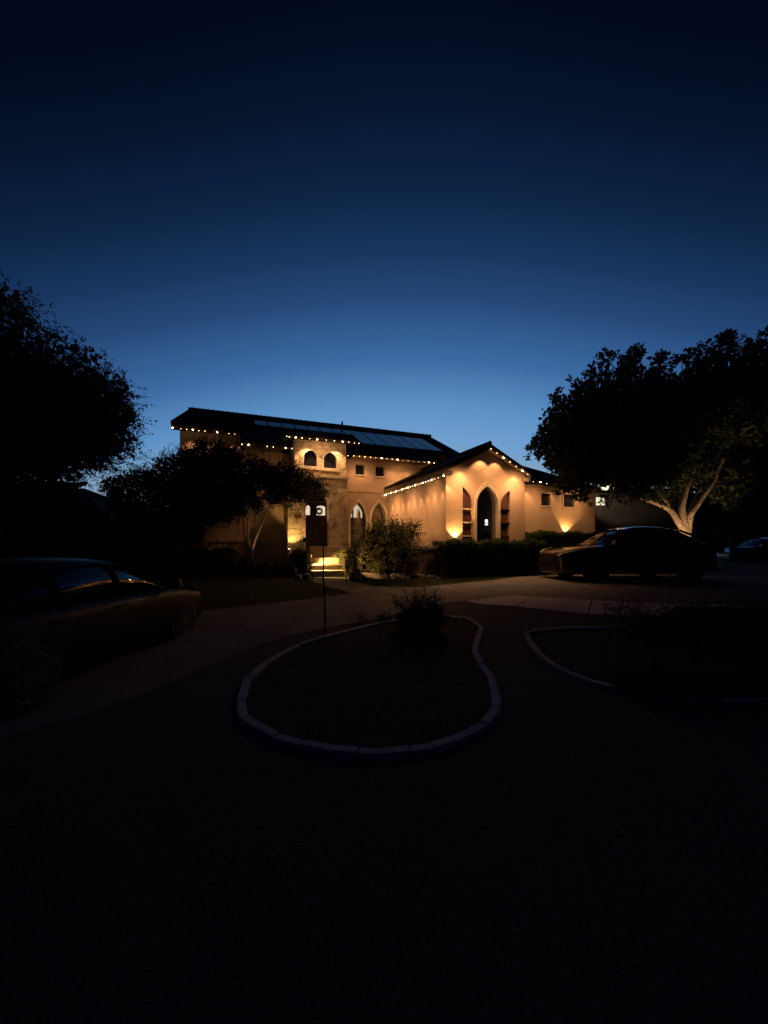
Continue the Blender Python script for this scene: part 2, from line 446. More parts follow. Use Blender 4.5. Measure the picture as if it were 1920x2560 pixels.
def drape(name, poly, m, lift, kind='structure', parent=None):
    """polygon of (x, y) laid on the terrain as a sheet"""
    bm = bmesh.new()
    vs = [bm.verts.new((p[0], p[1], 0)) for p in poly]
    f = bm.faces.new(vs); f.normal_update()
    if f.normal.z < 0: f.normal_flip()
    bmesh.ops.triangulate(bm, faces=bm.faces)
    y = -1.8
    while y < 14:
        bmesh.ops.bisect_plane(bm, geom=list(bm.verts) + list(bm.edges) + list(bm.faces), plane_co=(0, y, 0), plane_no=(0, 1, 0)); y += .4
    for v in bm.verts: v.co.z = g(v.co.y) + lift
    me = bpy.data.meshes.new(name); bm.to_mesh(me); bm.free(); me.materials.append(m)
    o = bpy.data.objects.new(name, me); col.objects.link(o); o.parent = parent
    if kind: o['kind'] = kind
    return o

def gp(L): return [G(a, b)[:2] for a, b in L]
drive = gp([(779,1449),(783,1457),(828,1470),(881,1484),(800,1494),(700,1507),(560,1522),(420,1532),(250,1545),(-150,1570),(-900,1640),(-900,2080),(0,1850),(260,1775),
            (400,1718),(520,1664),(640,1618),(720,1592),(810,1571),(943,1549),(1010,1531),(1110,1509),(1165,1503),(1282,1489),(1478,1502),(1600,1508),(1800,1512),(2600,1530),
            (2600,1421),(1920,1421),(1600,1427),(1500,1430),(1350,1436),(1230,1452),(1130,1462),(1050,1469),(975,1470),(930,1466),(890,1458),(866,1449)])
drape('driveway', drive, M['concrete'], .008)
slabs = [[(1165,1503.5),(1282,1489.5),(1330,1492.4),(1286,1517),(1200,1512)], [(1333,1492.6),(1478,1502.4),(1467,1536),(1289,1518)],
         [(1482,1502.6),(1600,1508.6),(1800,1513),(1900,1518),(1830,1545),(1600,1542),(1471,1536.5)]]
for k, q in enumerate(slabs):
    drape('pavement', gp(q), M['slab'], .014)
lawn_left = gp([(779,1451),(782,1458),(826,1471),(876,1484),(800,1492.5),(700,1505.5),(560,1520.5),(420,1530),(250,1543),(-150,1567),(-900,1630),(-900,1450),(-150,1436),(700,1436)])
lawn_right = gp([(894,1449),(905,1459),(930,1464),(975,1468),(1050,1467),(1130,1460),(1230,1450),(1350,1434),(1420,1430),(1420,1424),(1330,1430),(1112,1446),(1050,1447),(1000,1448),(940,1449)])
drape('lawn', lawn_left, M['lawnbase'], .006); drape('lawn', lawn_right, M['lawnbase'], .006)

def in_poly(P, poly):
    x, y = P[:, 0], P[:, 1]; ins = np.zeros(len(P), bool); n = len(poly)
    for i in range(n):
        x0, y0 = poly[i]; x1, y1 = poly[(i + 1) % n]
        if y0 == y1: continue
        c = ((y0 > y) != (y1 > y)) & (x < (x1 - x0) * (y - y0) / (y1 - y0) + x0); ins ^= c
    return ins

def grass(poly, n, h, xr, yr):
    P = np.column_stack([rng.uniform(*xr, n), rng.uniform(*yr, n), np.zeros(n)])
    P = P[in_poly(P, poly)]
    P[:, 2] = [g(y) for y in P[:, 1]]
    D = np.zeros_like(P); D[:, 2] = 2.2
    return P, D
for poly, n, xr, yr in ((lawn_left, 42000, (-9, -.9), (7.5, 13)), (lawn_right, 60000, (-1.2, 5.5), (8.5, 14))):
    P, D = grass(poly, n, .05, xr, yr)
    tag(leaves_obj('grass', P, .055, M['grass'], None, D, aspect=.16), 'short dark grass blades on the lawn', 'grass', kind='stuff')

# ------------------------------------------------------------------ planted islands with cast kerbs
def kerb(name, pts, label, closed=True, w=.118, h=.045, gapn=2):
    t = thing(name, label, 'garden edging', (pts[0][0], pts[0][1], g(pts[0][1])))
    P = [Vector((p[0], p[1], 0)) for p in pts]
    n = len(P); mb = MB(); O = Vector(t.location)
    def perp(i):
        a = P[(i - 1) % n] if (closed or i) else P[0]; b = P[(i + 1) % n] if (closed or i < n - 1) else P[-1]
        d = (b - a).normalized(); return Vector((-d.y, d.x, 0))
    for i in range(n if closed else n - 1):
        a, b = P[i], P[(i + 1) % n]; pa, pb = perp(i), perp((i + 1) % n)
        e = .012 if (i % gapn == 0) else 0.0
        d = (b - a).normalized(); a2 = a + d * e; b2 = b - d * (.0 if (i + 1) % gapn else .006)
        jz = random.uniform(-.008, .008)
        lo = []; hi = []
        for p, q, sgn in ((a2, pa, -1), (b2, pb, -1), (b2, pb, 1), (a2, pa, 1)):
            v = p + q * sgn * w / 2; z = g(v.y)
            lo.append(tuple(Vector((v.x, v.y, z - .05)) - O))
            v = p + q * sgn * (w / 2 - .018); hi.append(tuple(Vector((v.x, v.y, z + h + jz)) - O))
        mb.hexa(lo + hi)
    o = mb.build('kerb_ring', M['kerb'], t)
    return t, P

k1 = [(602,1747),(609,1789),(645,1811),(689,1836),(756,1854),(823,1867),(894,1872),(961,1876),(1024,1869),(1082,1861),(1131,1845),(1180,1823),(1211,1805),(1242,1767),(1238,1729),(1227,1689),
      (1202,1658),(1187,1626),(1191,1604),(1204,1568),(1184,1553),(1158,1543),(1126,1539),(1080,1540),(1020,1545),(952,1554),(877,1573),(810,1591),(752,1609),(707,1631),(663,1658),(618,1696)]
k1w = [G(a, b, .045)[:2] for a, b in k1]
kerb('garden_edging', k1w, 'pale cast kerb ring around the pear shaped planting island in front')
k2 = [(1315,1583),(1326,1603),(1352,1634),(1387,1661),(1426,1681),(1469,1698),(1547,1718),(1660,1738),(1800,1750),(1990,1745),(2150,1710),(2200,1650),(2150,1600),(1980,1575),(1800,1567),(1620,1566),(1504,1567),(1408,1569),(1345,1574)]
k2w = [G(a, b, .045)[:2] for a, b in k2]
kerb('garden_edging', k2w, 'pale kerb of the second island running off into the dark at right')
def shrinkp(P, k):
    cx = sum(p[0] for p in P) / len(P); cy = sum(p[1] for p in P) / len(P)
    return [(cx + (p[0] - cx) * k, cy + (p[1] - cy) * k) for p in P]
drape('planting_bed', k1w, M['mulch'], .02)
drape('planting_bed', k2w, M['mulch'], .02)

# ------------------------------------------------------------------ the house.  local frame: s along the front, r into the house, z up
HS, HO = (math.cos(R(21.5)), math.sin(R(21.5))), (.204, 17.0)
ZB = .6
def HW(s, r, z): return Vector((HO[0] + s * HS[0] - r * HS[1], HO[1] + s * HS[1] + r * HS[0], z))
def SP(px, py, r):
    """house coordinates (s, z) of a photo pixel on the wall plane at depth r"""
    t = (px - 960) / F; bx = HO[0] - HS[1] * r; by = HO[1] + HS[0] * r
    s = (t * by - bx) / (HS[0] - HS[1] * t); Y = by + HS[1] * s
    return s, EYE + (HZ - py) / F * Y
def RP(px, py, s):
    """house coordinates (r, z) of a photo pixel on the plane at constant s"""
    t = (px - 960) / F
    r = (t * (HO[1] + HS[1] * s) - HO[0] - HS[0] * s) / (-HS[1] - HS[0] * t)
    Y = HO[1] + HS[0] * r + HS[1] * s
    return r, EYE + (HZ - py) / F * Y
def hmb(): return MB(ZB)

house = thing('house', 'large tan stucco and stone house with dark tiled roofs and warm lights along its eaves', 'house', (HO[0], HO[1], ZB), R(21.5))

# --- main block front wall with its openings
RG = -4.76; RT = -1.0; RTL = -1.08; RR = -3.98; ZM = 5.14
w1 = (SP(870,0,0)[0], SP(919.5,0,0)[0]); w2 = (SP(922,0,0)[0], SP(970.5,0,0)[0])
za1 = SP(897,1246,0)[1]; za2 = SP(946,1248,0)[1]; zsp = 2.62
W1 = (*w1, 1.3, zsp, za1); W2 = (*w2, 1.3, zsp, za2)
sw = [(*SP(888.7,1186.5,0), *SP(911.4,1162,0)), (*SP(938.6,1190.5,0), *SP(960.8,1167,0))]
def rect(a): return [(a[0], a[1]), (a[2], a[1]), (a[2], a[3]), (a[0], a[3])]
mb = hmb()
mb.wall([(-5.99, ZB - .3), (3.85, ZB - .3), (3.85, ZM), (-5.99, ZM)], [arch(*inset(*W1, .045)), arch(*inset(*W2, .045)), rect(sw[0]), rect(sw[1])], 0, .3)
mb.build('wall', M['stucco'], house)
mb = hmb(); mb.wall([(-8.2, ZB - .3), (-6.0, ZB - .3), (-6.0, 3.62), (-8.2, 3.62)], [], 0, .3)
mb.box(-8.15, -7.85, 2.42, 6.0, ZB, 6.2); mb.wall([(-8.15, ZB), (-5.88, ZB), (-5.88, 6.28), (-8.15, 6.28)], [], 2.1, .3)
mb.box(3.55, 3.85, .32, 8.2, ZB, 5.1); mb.box(-8.15, -7.85, .32, 2.08, ZB, 3.6)
mb.build_each('wall', M['stucco'], house)
# thin string course
mb = hmb(); mb.box(-2.05, -.30, -.025, -.001, 3.79, 3.83); mb.box(-8.2, -4.37, -.03, -.001, 1.72, 1.79); mb.build_each('string_course', M['stucco'], house)

def arched_window(A, r, tw, kind):
    o = hmb(); o.wall(arch(*A), [arch(*inset(*A, tw))], r - .05, .10)
    fr = o.build('window_surround', M['trim'], house)
    return fr
s1 = arched_window(W1, 0, .10, 1); s2 = arched_window(W2, 0, .10, 2)
for A, par in ((W1, s1), (W2, s2)):
    I = inset(*A, .10); sm, zl, zh = (I[0] + I[1]) / 2, I[2], I[4]
    b = hmb(); b.wall(arch(*inset(*A, .06)), [arch(*inset(*A, .135))], .12, .05); 
    b.box(I[0], I[1], .125, .165, zsp - .33, zsp - .27); b.box(I[0], I[1], .125, .165, 1.98, 2.02)
    b.build('window_frame', M['frame'] if A is W1 else M['fascia'], par)
    b = hmb(); b.wall(arch(*inset(*A, .07)), [], .175, .008); b.build('pane', M['clear'], par)
# inside window 1: lit room far wall with an inner archway, olive shade over the lower part
b = hmb(); A = W1
lx0, lz0 = SP(876.5,1293.6,.5); lx1, lz1 = SP(905.5,1260,.5); lxm, _ = SP(884.5, 1293, .5)
b.wall([(lxm, lz0), (lx1, lz0), (lx1, lz1 - .03), (lxm + .16, lz1), (lxm + .05, lz1 - .08), (lxm, lz1 - .2)], [], .5, .03)
b.build('lit_wall', M['lit'], s1)
b = hmb(); b.box(lx0 - .08, lxm - .07, .52, .55, lz0, lz0 + .16); b.build('lit_wall', M['lit'], s1)
ax0, az0 = SP(890.5,1293,.47); ax1, az1 = SP(900.5,1270.5,.47)
b = hmb(); b.wall(arch(ax0, ax1, lz0, lz0 + .17, az1), [], .46, .02); b.build('inner_archway', M['lit_dim'], s1)
b = hmb(); b.wall(arch(ax0 + .07, ax1 + .005, lz0, lz0 + .10, az1 - .09), [], .43, .02); b.build('inner_doorway', M['frame'], s1)
b = hmb(); b.box(w1[0] + .02, w1[1] - .02, .30, .31, 1.2, SP(890,1294,.3)[1]); b.build('shade', M['shade'], s1)
b = hmb(); b.box(w1[0] - .2, w1[1] + .3, .9, .95, 1.1, 3.7); b.build('inner_wall', M['redwood'], s1)
b = hmb(); b.box(w2[0] + .02, w2[1] - .02, .30, .31, 1.2, za2); b.build('shade', M['shade'], s2)
for q in sw:
    b = hmb(); b.wall([(q[0]-.02, q[1]-.02), (q[2]+.02, q[1]-.02), (q[2]+.02, q[3]+.02), (q[0]-.02, q[3]+.02)], [(q[0]+.03, q[1]+.03), (q[2]-.03, q[1]+.03), (q[2]-.03, q[3]-.03), (q[0]+.03, q[3]-.03)], .06, .05)
    f = b.build('window_frame', M['frame'], house)
    b = hmb(); b.box(q[0]-.03, q[2]+.03, -.04, .05, q[1]-.05, q[1]-.003); b.build('sill', M['trim'], f)
    b = hmb(); b.box(q[0]-.01, q[2]+.01, .085, .092, q[1], q[3]); b.build('pane', M['glass'], f)

# --- tower
TU = (SP(737,0,RT)[0], SP(865,0,RT)[0]); TLs = (SP(719.5,0,RTL)[0], SP(869,0,RTL)[0])
ta = (*[SP(p,0,RT)[0] for p in (757.5, 795.5)], SP(776,1168,RT)[1], SP(776,1143,RT)[1], SP(776,1121,RT)[1])
tb = (*[SP(p,0,RT)[0] for p in (807, 844)], SP(826,1173,RT)[1], SP(826,1149,RT)[1], SP(826,1127,RT)[1])
ZL = 4.2
pa = (SP(764,0,RTL)[0], SP(822.5,0,RTL)[0], 1.55, SP(793,1262,RTL)[1], SP(793,1222,RTL)[1])
b = hmb(); b.wall([(TU[0], ZL + .001), (TU[1], ZL + .001), (TU[1], 5.48), (TU[0], 5.48)], [arch(*inset(*ta, .02)), arch(*inset(*tb, .02))], RT, .28)
b.box(TU[0], TU[0] + .28, RT + .283, -.002, ZL + .001, 5.48); b.box(TU[1] - .28, TU[1], RT + .283, -.002, ZL + .001, 5.48)
b.build_each('tower_wall', M['stone'], house)
b = hmb(); b.wall([(TLs[0], ZB - .3), (TLs[1], ZB - .3), (TLs[1], ZL - .09), (TLs[0], ZL - .09)], [[(pa[0], 1.3)] + arch(*pa)[1:-1] + [(pa[1], 1.3)]], RTL, .34)
b.box(TLs[0], TLs[0] + .28, RTL + .343, -.032, ZB - .3, ZL - .09); b.box(TLs[1] - .28, TLs[1], RTL + .343, -.032, ZB - .3, ZL - .09)
b.build_each('tower_wall', M['stone'], house)
b = hmb(); b.box(TLs[0] - .03, TLs[1] + .03, RTL - .05, -.035, ZL - .088, ZL); b.build('ledge', M['stone'], house)
for A in (ta, tb):
    b = hmb(); b.wall(arch(*A), [arch(*inset(*A, .035))], RT - .015, .075); t = b.build('window_surround', M['trim'], house)
    b = hmb(); b.box(A[0] - .05, A[1] + .05, RT - .08, RT - .005, A[2] - .09, A[2] - .004); b.build('sill', M['trim'], t)
    b = hmb(); b.wall(arch(*inset(*A, .01)), [], RT + .2, .01); b.build('pane', M['glass'], t)
# portal corbel trim, doors
b = hmb(); o_ = (pa[0] - .07, pa[1] + .09, pa[3] - .02, pa[3], pa[4] + .10)
outer = arch(*o_); inner = arch(pa[0] + .01, pa[1] - .01, pa[3] - .0, pa[3] + .01, pa[4])
b.wall(outer[1:-1] + list(reversed(inner[1:-1])), [], RTL - .05, .13); b.build('portal_trim', M['stone'], house)
dmid = (pa[0] + pa[1]) / 2; RD = RTL + .40
b = hmb(); b.wall([(pa[0] - .3, 1.3), (pa[1] + .3, 1.3), (pa[1] + .3, 4.0), (pa[0] - .3, 4.0)], [[(pa[0] + .01, 1.56), (pa[1] + .1, 1.56), (pa[1] + .1, 3.25), (pa[0] + .01, 3.25)]], RD + .05, .1); b.build('porch_wall', M['door'], house)
dx = [pa[0] + .02, dmid - .005, dmid + .005, pa[1] + .09]
for k in range(2):
    a0, a1 = dx[2 * k], dx[2 * k + 1]
    g0 = SP(757 if k == 0 else 784.3, 1287, RD)[0]; g1 = SP(775.3 if k == 0 else 813.5, 1287, RD)[0]
    z0 = SP(790, 1288, RD)[1]; z1 = SP(790, 1263.5, RD)[1]
    g0 = max(g0, a0 + .05); g1 = min(g1, a1 - .05)
    win = [(g0, z0), (g1, z0), (g1, z1 - .06), (g1 - .05, z1 - .02), ((g0 + g1) / 2, z1), (g0 + .05, z1 - .02), (g0, z1 - .06)]
    b = hmb(); b.wall([(a0, 1.57), (a1, 1.57), (a1, 3.22), (a0, 3.22)], [win], RD, .045)
    for xx in (.25, .5, .75):
        b.box(a0 + (a1 - a0) * xx - .006, a0 + (a1 - a0) * xx + .006, RD - .012, RD - .001, 1.65, z0 - .05)
    d = b.build('door', M['door'], house)
    b = hmb(); b.wall(win, [], RD + .05, .006); b.build('lit_pane', M['lit'], d)
    hx = a1 - .05 if k == 0 else a0 + .05
    b = hmb(); b.tube([(hx, RD - .05, 2.25), (hx, RD - .05, 2.5)], .012, 6); b.box(hx - .01, hx + .01, RD - .05, RD - .001, 2.26, 2.28); b.box(hx - .01, hx + .01, RD - .05, RD - .001, 2.47, 2.49); b.build('handle', M['metal'], d)
# sign plate on the stone pier
q0 = SP(736,1295,RTL); q1 = SP(752,1287,RTL)
b = hmb(); b.box(q0[0], q1[0], RTL - .025, RTL - .002, q0[1], q1[1]); b.build('plaque', M['redwood'], house)

# --- gable wing
sB0, sB1 = 0.0, 3.09; zpk = 4.72; zw = 3.98; sc0 = 1.545
ma = (SP(1184.6,0,RG)[0], SP(1249,0,RG)[0], 1.1, SP(1216,1262,RG)[1], SP(1216,1204.5,RG)[1])
nl = [SP(1156.7,0,RG)[0], SP(1182.3,0,RG)[0], SP(1158,1217,RG)[1], SP(1181,1263,RG)[1]]
nr = [SP(1251.2,0,RG)[0], SP(1274.8,0,RG)[0], SP(1274,1226.8,RG)[1], SP(1252,1266,RG)[1]]
def halfarch(x0, x1, zb, zlow, zhigh, left=True):
    L = [(x0, zb), (x1, zb)]; n = 7
    if left:   # tall at x0, low at x1
        for i in range(n + 1):
            t = i / n; L.append((x1 + (x0 - x1) * (1 - math.cos(t * 1.15)) / (1 - math.cos(1.15)), zlow + (zhigh - zlow) * math.sin(t * 1.15) / math.sin(1.15)))
    else:
        P = []
        for i in range(n + 1):
            t = i / n; P.append((x0 + (x1 - x0) * (1 - math.cos(t * 1.15)) / (1 - math.cos(1.15)), zlow + (zhigh - zlow) * math.sin(t * 1.15) / math.sin(1.15)))
        L += list(reversed(P))
    return L
HL = halfarch(nl[0], nl[1], 1.45, nl[3], nl[2], True); HR = halfarch(nr[0], nr[1], 1.45, nr[3], nr[2], False)
b = hmb(); b.wall([(sB0, ZB - .3), (sB1, ZB - .3), (sB1, zw), (sc0, zpk), (sB0, zw)], [arch(*inset(*ma, .05)), HL, HR], RG, .3)
b.box(sB0, sB0 + .3, RG + .303, -.003, ZB - .3, zw - .22)
b.box(sB1 - .3, sB1, RG + .303, -.003, ZB - .3, zw - .22); b.build('wall', M['stucco'], house)
# the reveal of the arch is deep on the right: surround
b = hmb(); b.wall(arch(*ma), [arch(*inset(*ma, .085))], RG - .05, .20); su = b.build('window_surround', M['trim'], house)
b = hmb(); b.wall(arch(*inset(*ma, .085)), [arch(*inset(*ma, .11))], RG + .10, .04); b.build('window_frame', M['frame'], su)
b = hmb(); b.wall(arch(*inset(*ma, .09)), [], RG + .12, .008); b.build('pane', M['clear'], su)
# room behind the arch: dark, with one lit lantern standing on a console
b = hmb(); b.box(.3, 2.7, RG + 2.2, RG + 2.25, ZB, 4.2); b.build('inner_wall', M['door'], house)
b = hmb(); b.box(.31, 2.69, RG + .32, RG + 2.19, 1.0, 1.04); b.build('inner_floor', M['door'], house)
for key, nn in (('l', (HL, nl)), ('r', (HR, nr))):
    H, q = nn
    b = hmb(); b.wall(H, [], RG + .13, .03)
    n = 9
    for i in range(1, n):   # boards
        x = q[0] + (q[1] - q[0]) * i / n; b.box(x - .003, x + .003, RG + .122, RG + .129, 1.46, min(q[3], q[2]))
    t = b.build('niche_panel', M['redwood'], house)
    for py in (1272, 1306, 1340):
        z = SP(1170 if key == 'l' else 1262, py - (0 if key == 'l' else 0), RG)[1]
        b = hmb(); b.box(q[0] - .0, q[1] + .0, RG + .02, RG + .121, z - .018, z + .018); b.build('shelf', M['trim'] if key == 'l' else M['redwood'], t)
lanx, lanz = SP(1216, 1303, RG + 1.0)
t = thing('lantern', 'small glowing glass lantern seen through the pointed arch window', 'lantern', HW(lanx, RG + 1.0, lanz - .55), R(21.5))
b = MB(); b.box(-.03, .03, -.03, .03, .50, .60); b.build('flame_glass', emis('lantern_light', (1, .96, .9), 5), t)
b = MB(); b.add([(-.03,-.03,.61),(.03,-.03,.61),(.03,.03,.61),(-.03,.03,.61),(0,0,.66)], [(0,1,4),(1,2,4),(2,3,4),(3,0,4),(3,2,1,0)]); b.box(-.03,.03,-.03,.03,.47,.495); b.build_each('lantern_frame', M['metal'], t)
b = MB(); b.tube([(0,0,.40),(0,0,.455)], [.02, .075], 12); b.build('reflection_wedge', emis('reflection_emission', (1, .97, .92), 2.2), t)  # wedge of reflected light in the window, put in as an emitting shape
b = MB(); b.box(-.12, .12, -.08, .08, -.25, .2); b.build('pedestal', M['door'], t)

# --- right wing
wrs = [SP(1351.5,1264,RR), SP(1377,1234,RR), SP(1408,1267.5,RR), SP(1437,1236,RR)]
rq = [(wrs[0][0], wrs[0][1], wrs[1][0], wrs[1][1]), (wrs[2][0], wrs[2][1], wrs[3][0], wrs[3][1])]
sR1 = SP(1487.5,0,RR)[0]
b = hmb(); b.wall([(sB1 + .003, ZB - .3), (sR1, ZB - .3), (sR1, 3.86), (sB1 + .003, 3.86)], [rect(rq[0]), rect(rq[1])], RR, .3)
b.box(sR1 - .3, sR1, RR + .303, 3.0, ZB - .3, 3.86); b.build('wall', M['stucco'], house)
for q in rq:
    b = hmb(); b.wall([(q[0]-.05, q[1]-.05), (q[2]+.05, q[1]-.05), (q[2]+.05, q[3]+.05), (q[0]-.05, q[3]+.05)], [(q[0]+.01, q[1]+.01), (q[2]-.01, q[1]+.01), (q[2]-.01, q[3]-.01), (q[0]+.01, q[3]-.01)], RR - .025, .07)
    f = b.build('window_frame', M['stucco'], house)
    b = hmb(); b.box(q[0]-.01, q[2]+.01, RR + .085, RR + .092, q[1], q[3]); b.build('pane', M['glass'], f)

# --- roofs
def zroof(r): return 5.27 + .515 * (r + .6)
RID = 4.0; s_l, s_r = -8.0, 4.13
b = hmb()
zr = zroof(RID)
P = lambda s, r, z=None: (s, r, zroof(r) if z is None else z)
zr2 = lambda r: 2 * zr - zroof(r)
b.slab([(-5.86, -.6, zroof(-.6)), (s_r, -.6, zroof(-.6)), (s_r, RID, zr), (-5.86, RID, zr)], .11)
b.slab([(-8.42, 1.55, zroof(1.55)), (-5.865, 1.55, zroof(1.55)), (-5.865, RID, zr), (s_l, RID, zr)], .11)
b.slab([(s_l, RID, zr + .001), (s_r, RID, zr + .001), (s_r, 8.6, zroof(-.6)), (-8.42, 8.6, zroof(-.6))], .11)
b.slab([(-5.866, 1.5, zroof(1.5) - .002), (-5.84, -.6, zroof(-.6) - .002), (-5.84, 1.5, zroof(1.5) - .002)], .3)
b.slab([(-8.45, -.4, 3.55), (-5.995, -.4, 3.55), (-5.995, 2.09, 4.5), (-8.45, 2.09, 4.5)], .1)
roof_main = b.build('roof', M['tile'], house)
b = hmb(); n = 58
for i in range(n):   # ridge caps
    x = s_l + (s_r - s_l) * i / n; L = (s_r - s_l) / n
    b.tube([(x, RID, zr + .02), (x + L * 1.08, RID, zr + .035)], [.075, .09], 7)
b.build('ridge_cap', M['tile'], roof_main)
b = hmb(); b.tube([(-1.1, 3.4, zroof(3.4)), (-1.1, 3.4, zroof(3.4) + .38)], .045, 8); b.build('vent_pipe', M['tile'], roof_main)
# closed gable end under the right verge, fascias and soffits
b = hmb(); b.wall([(.3, 5.11), (8.0, 5.11), (RID, zr - .13)], [], 0, .2)
me_v = [(3.65 + y - 0, x, z) for (x, y, z) in []]
g_ = MB(ZB); tri = [(-.3, 5.11), (8.3, 5.11), (RID, zr - .14)]
g_.add([(3.62, a, c) for a, c in tri] + [(3.84, a, c) for a, c in tri], [(0,1,2),(5,4,3),(0,3,4,1),(1,4,5,2),(2,5,3,0)])
g_.add([(-8.13, a, c) for a, c in [(2.4,6.2),(5.6,6.2),(RID, zr - .14)]] + [(-7.9, a, c) for a, c in [(2.4,6.2),(5.6,6.2),(RID, zr - .14)]], [(0,1,2),(5,4,3),(0,3,4,1),(1,4,5,2),(2,5,3,0)])
g_.build_each('gable_end', M['stucco'], house)
b = hmb(); b.box(-1.72, s_r - .02, -.59, -.56, 5.12, 5.20); b.box(-1.72, s_r - .02, -.555, .0 - .003, 5.142, 5.16)
b.build_each('eave', M['soffit'], roof_main)
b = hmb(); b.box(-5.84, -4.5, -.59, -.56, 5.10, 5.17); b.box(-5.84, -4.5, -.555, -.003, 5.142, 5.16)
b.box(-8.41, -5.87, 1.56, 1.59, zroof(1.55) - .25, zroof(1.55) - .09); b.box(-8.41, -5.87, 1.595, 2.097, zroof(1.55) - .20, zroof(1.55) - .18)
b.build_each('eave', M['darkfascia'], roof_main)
# tower roof (low hip)
e0, e1, ef = TU[0] - .36, TU[1] + .36, RT - .38; zt = 5.56; pk = 6.12; sm = (TU[0] + TU[1]) / 2
b = hmb()
b.add([(e0, ef, zt), (e1, ef, zt), (e1, 1.4, zt), (e0, 1.4, zt), (sm, -.05, pk), (sm, 1.4, pk),
       (e0, ef, zt - .09), (e1, ef, zt - .09), (e1, 1.4, zt - .09), (e0, 1.4, zt - .09)],
      [(0,1,4),(1,2,5,4),(3,0,4,5),(2,3,5),(0,6,7,1),(1,7,8,2),(3,9,6,0),(9,8,7,6),(2,8,9,3)])
tr = b.build('roof', M['tile'], house)
# solar panels
def solar(sa, sb, ra, rb, n, shear=0.0):
    for i in range(n):
        a0 = sa + (sb - sa) * i / n + .028; a1 = sa + (sb - sa) * (i + 1) / n - .028
        up = .06
        b = hmb(); q = [(a0, ra, zroof(ra) + up), (a1, ra, zroof(ra) + up), (a1, rb, zroof(rb) + up), (a0, rb, zroof(rb) + up)]
        b.slab(q, .035); pn = b.build('solar_panel', M['solar'], roof_main)
def roofpt(px, py):
    lo, hi = -.6, 4.2
    for _ in range(50):
        m = (lo + hi) / 2; s, z = SP(px, py, m)
        if z > zroof(m): lo = m
        else: hi = m
    return s, lo
pA = roofpt(905, 1112); pB = roofpt(1106, 1130); pC = roofpt(1077, 1099); pD = roofpt(894, 1086); pE = roofpt(635, 1057); pF = roofpt(632, 1071)
print('solar', pA, pB, pC, pD, pE, pF)

# wing roof (gable) -----------------------------------------------------------
sl = .49
def zg(s): return 4.90 - sl * abs(s - sc0)
RF = RG - .17; sE0, sE1 = -.2, 3.20
b = hmb()
b.slab([(sE0, RF, zg(sE0)), (sc0, RF, zg(sc0)), (sc0, -.002, zg(sc0)), (sE0, -.002, zg(sE0))], .09)
b.slab([(sc0, RF, zg(sc0)), (sE1, RF, zg(sE1)), (sE1, -.002, zg(sE1)), (sc0, -.002, zg(sc0))], .09)
wr = b.build('roof', M['tile'], house)
b = hmb()
for i in range(22):
    y = RF + (-.05 - RF) * i / 22; b.tube([(sc0, y, zg(sc0) + .012), (sc0, y + .235, zg(sc0) + .0)], [.075, .065], 7)
b.build('ridge_cap', M['tile'], wr)
b = hmb()  # left rake fascia + boxed eave on the left, dark
def rake(b, sa, sb, r0, r1, t0, t1):
    b.hexa([(sa, r0, zg(sa) - t1), (sb, r0, zg(sb) - t1), (sb, r1, zg(sb) - t1), (sa, r1, zg(sa) - t1), (sa, r0, zg(sa) - t0), (sb, r0, zg(sb) - t0), (sb, r1, zg(sb) - t0), (sa, r1, zg(sa) - t0)])
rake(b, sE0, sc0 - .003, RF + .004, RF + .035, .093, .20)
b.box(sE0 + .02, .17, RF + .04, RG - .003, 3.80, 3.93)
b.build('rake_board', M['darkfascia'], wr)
b = hmb(); rake(b, sc0 + .003, sE1, RF + .004, RF + .035, .093, .20); rake(b, sc0 + .003, sE1 - .01, RF + .038, RG - .003, .14, .17)
b.box(2.98, sE1, RF + .045, RG - .003, zg(sE1) - .33, zg(sE1) - .19)
b.build('rake_board', M['soffit'], wr)
b = hmb(); b.box(sE0 + .005, sE0 + .03, RF + .04, -.01, 3.73, 3.94); b.box(sE0 + .034, -.003, RG + .02, -.01, 3.745, 3.76); b.build('fascia', M['fascia'], wr)

# right wing roof: hip seen beyond the gable
b = hmb()
zr0 = 3.90; rf = RR - .12; e = sR1 + .15; rb_ = -.4; zk = zr0 + .47 * (rb_ - rf)
b.add([(sB1 + .1, rf, zr0), (e, rf, zr0), (e, 3.2, zr0), (sB1 + .1, 3.2, zr0), (sB1 - 1.2, rb_, zk), (e - 2.3, rb_, zk),
       (sB1 + .1, rf, zr0 - .08), (e, rf, zr0 - .08), (e, 3.2, zr0 - .08), (sB1 + .1, 3.2, zr0 - .08)],
      [(0,1,5,4),(1,2,5),(2,3,4,5),(0,6,7,1),(1,7,8,2),(2,8,9,3),(3,9,6,0),(9,8,7,6),(3,0,4)])
rr_ = b.build('roof', M['tile'], house)
b = hmb(); b.box(sE1 + .01, e - .02, rf + .005, rf + .03, 3.76, 3.815); b.build('fascia', M['fascia'], rr_)

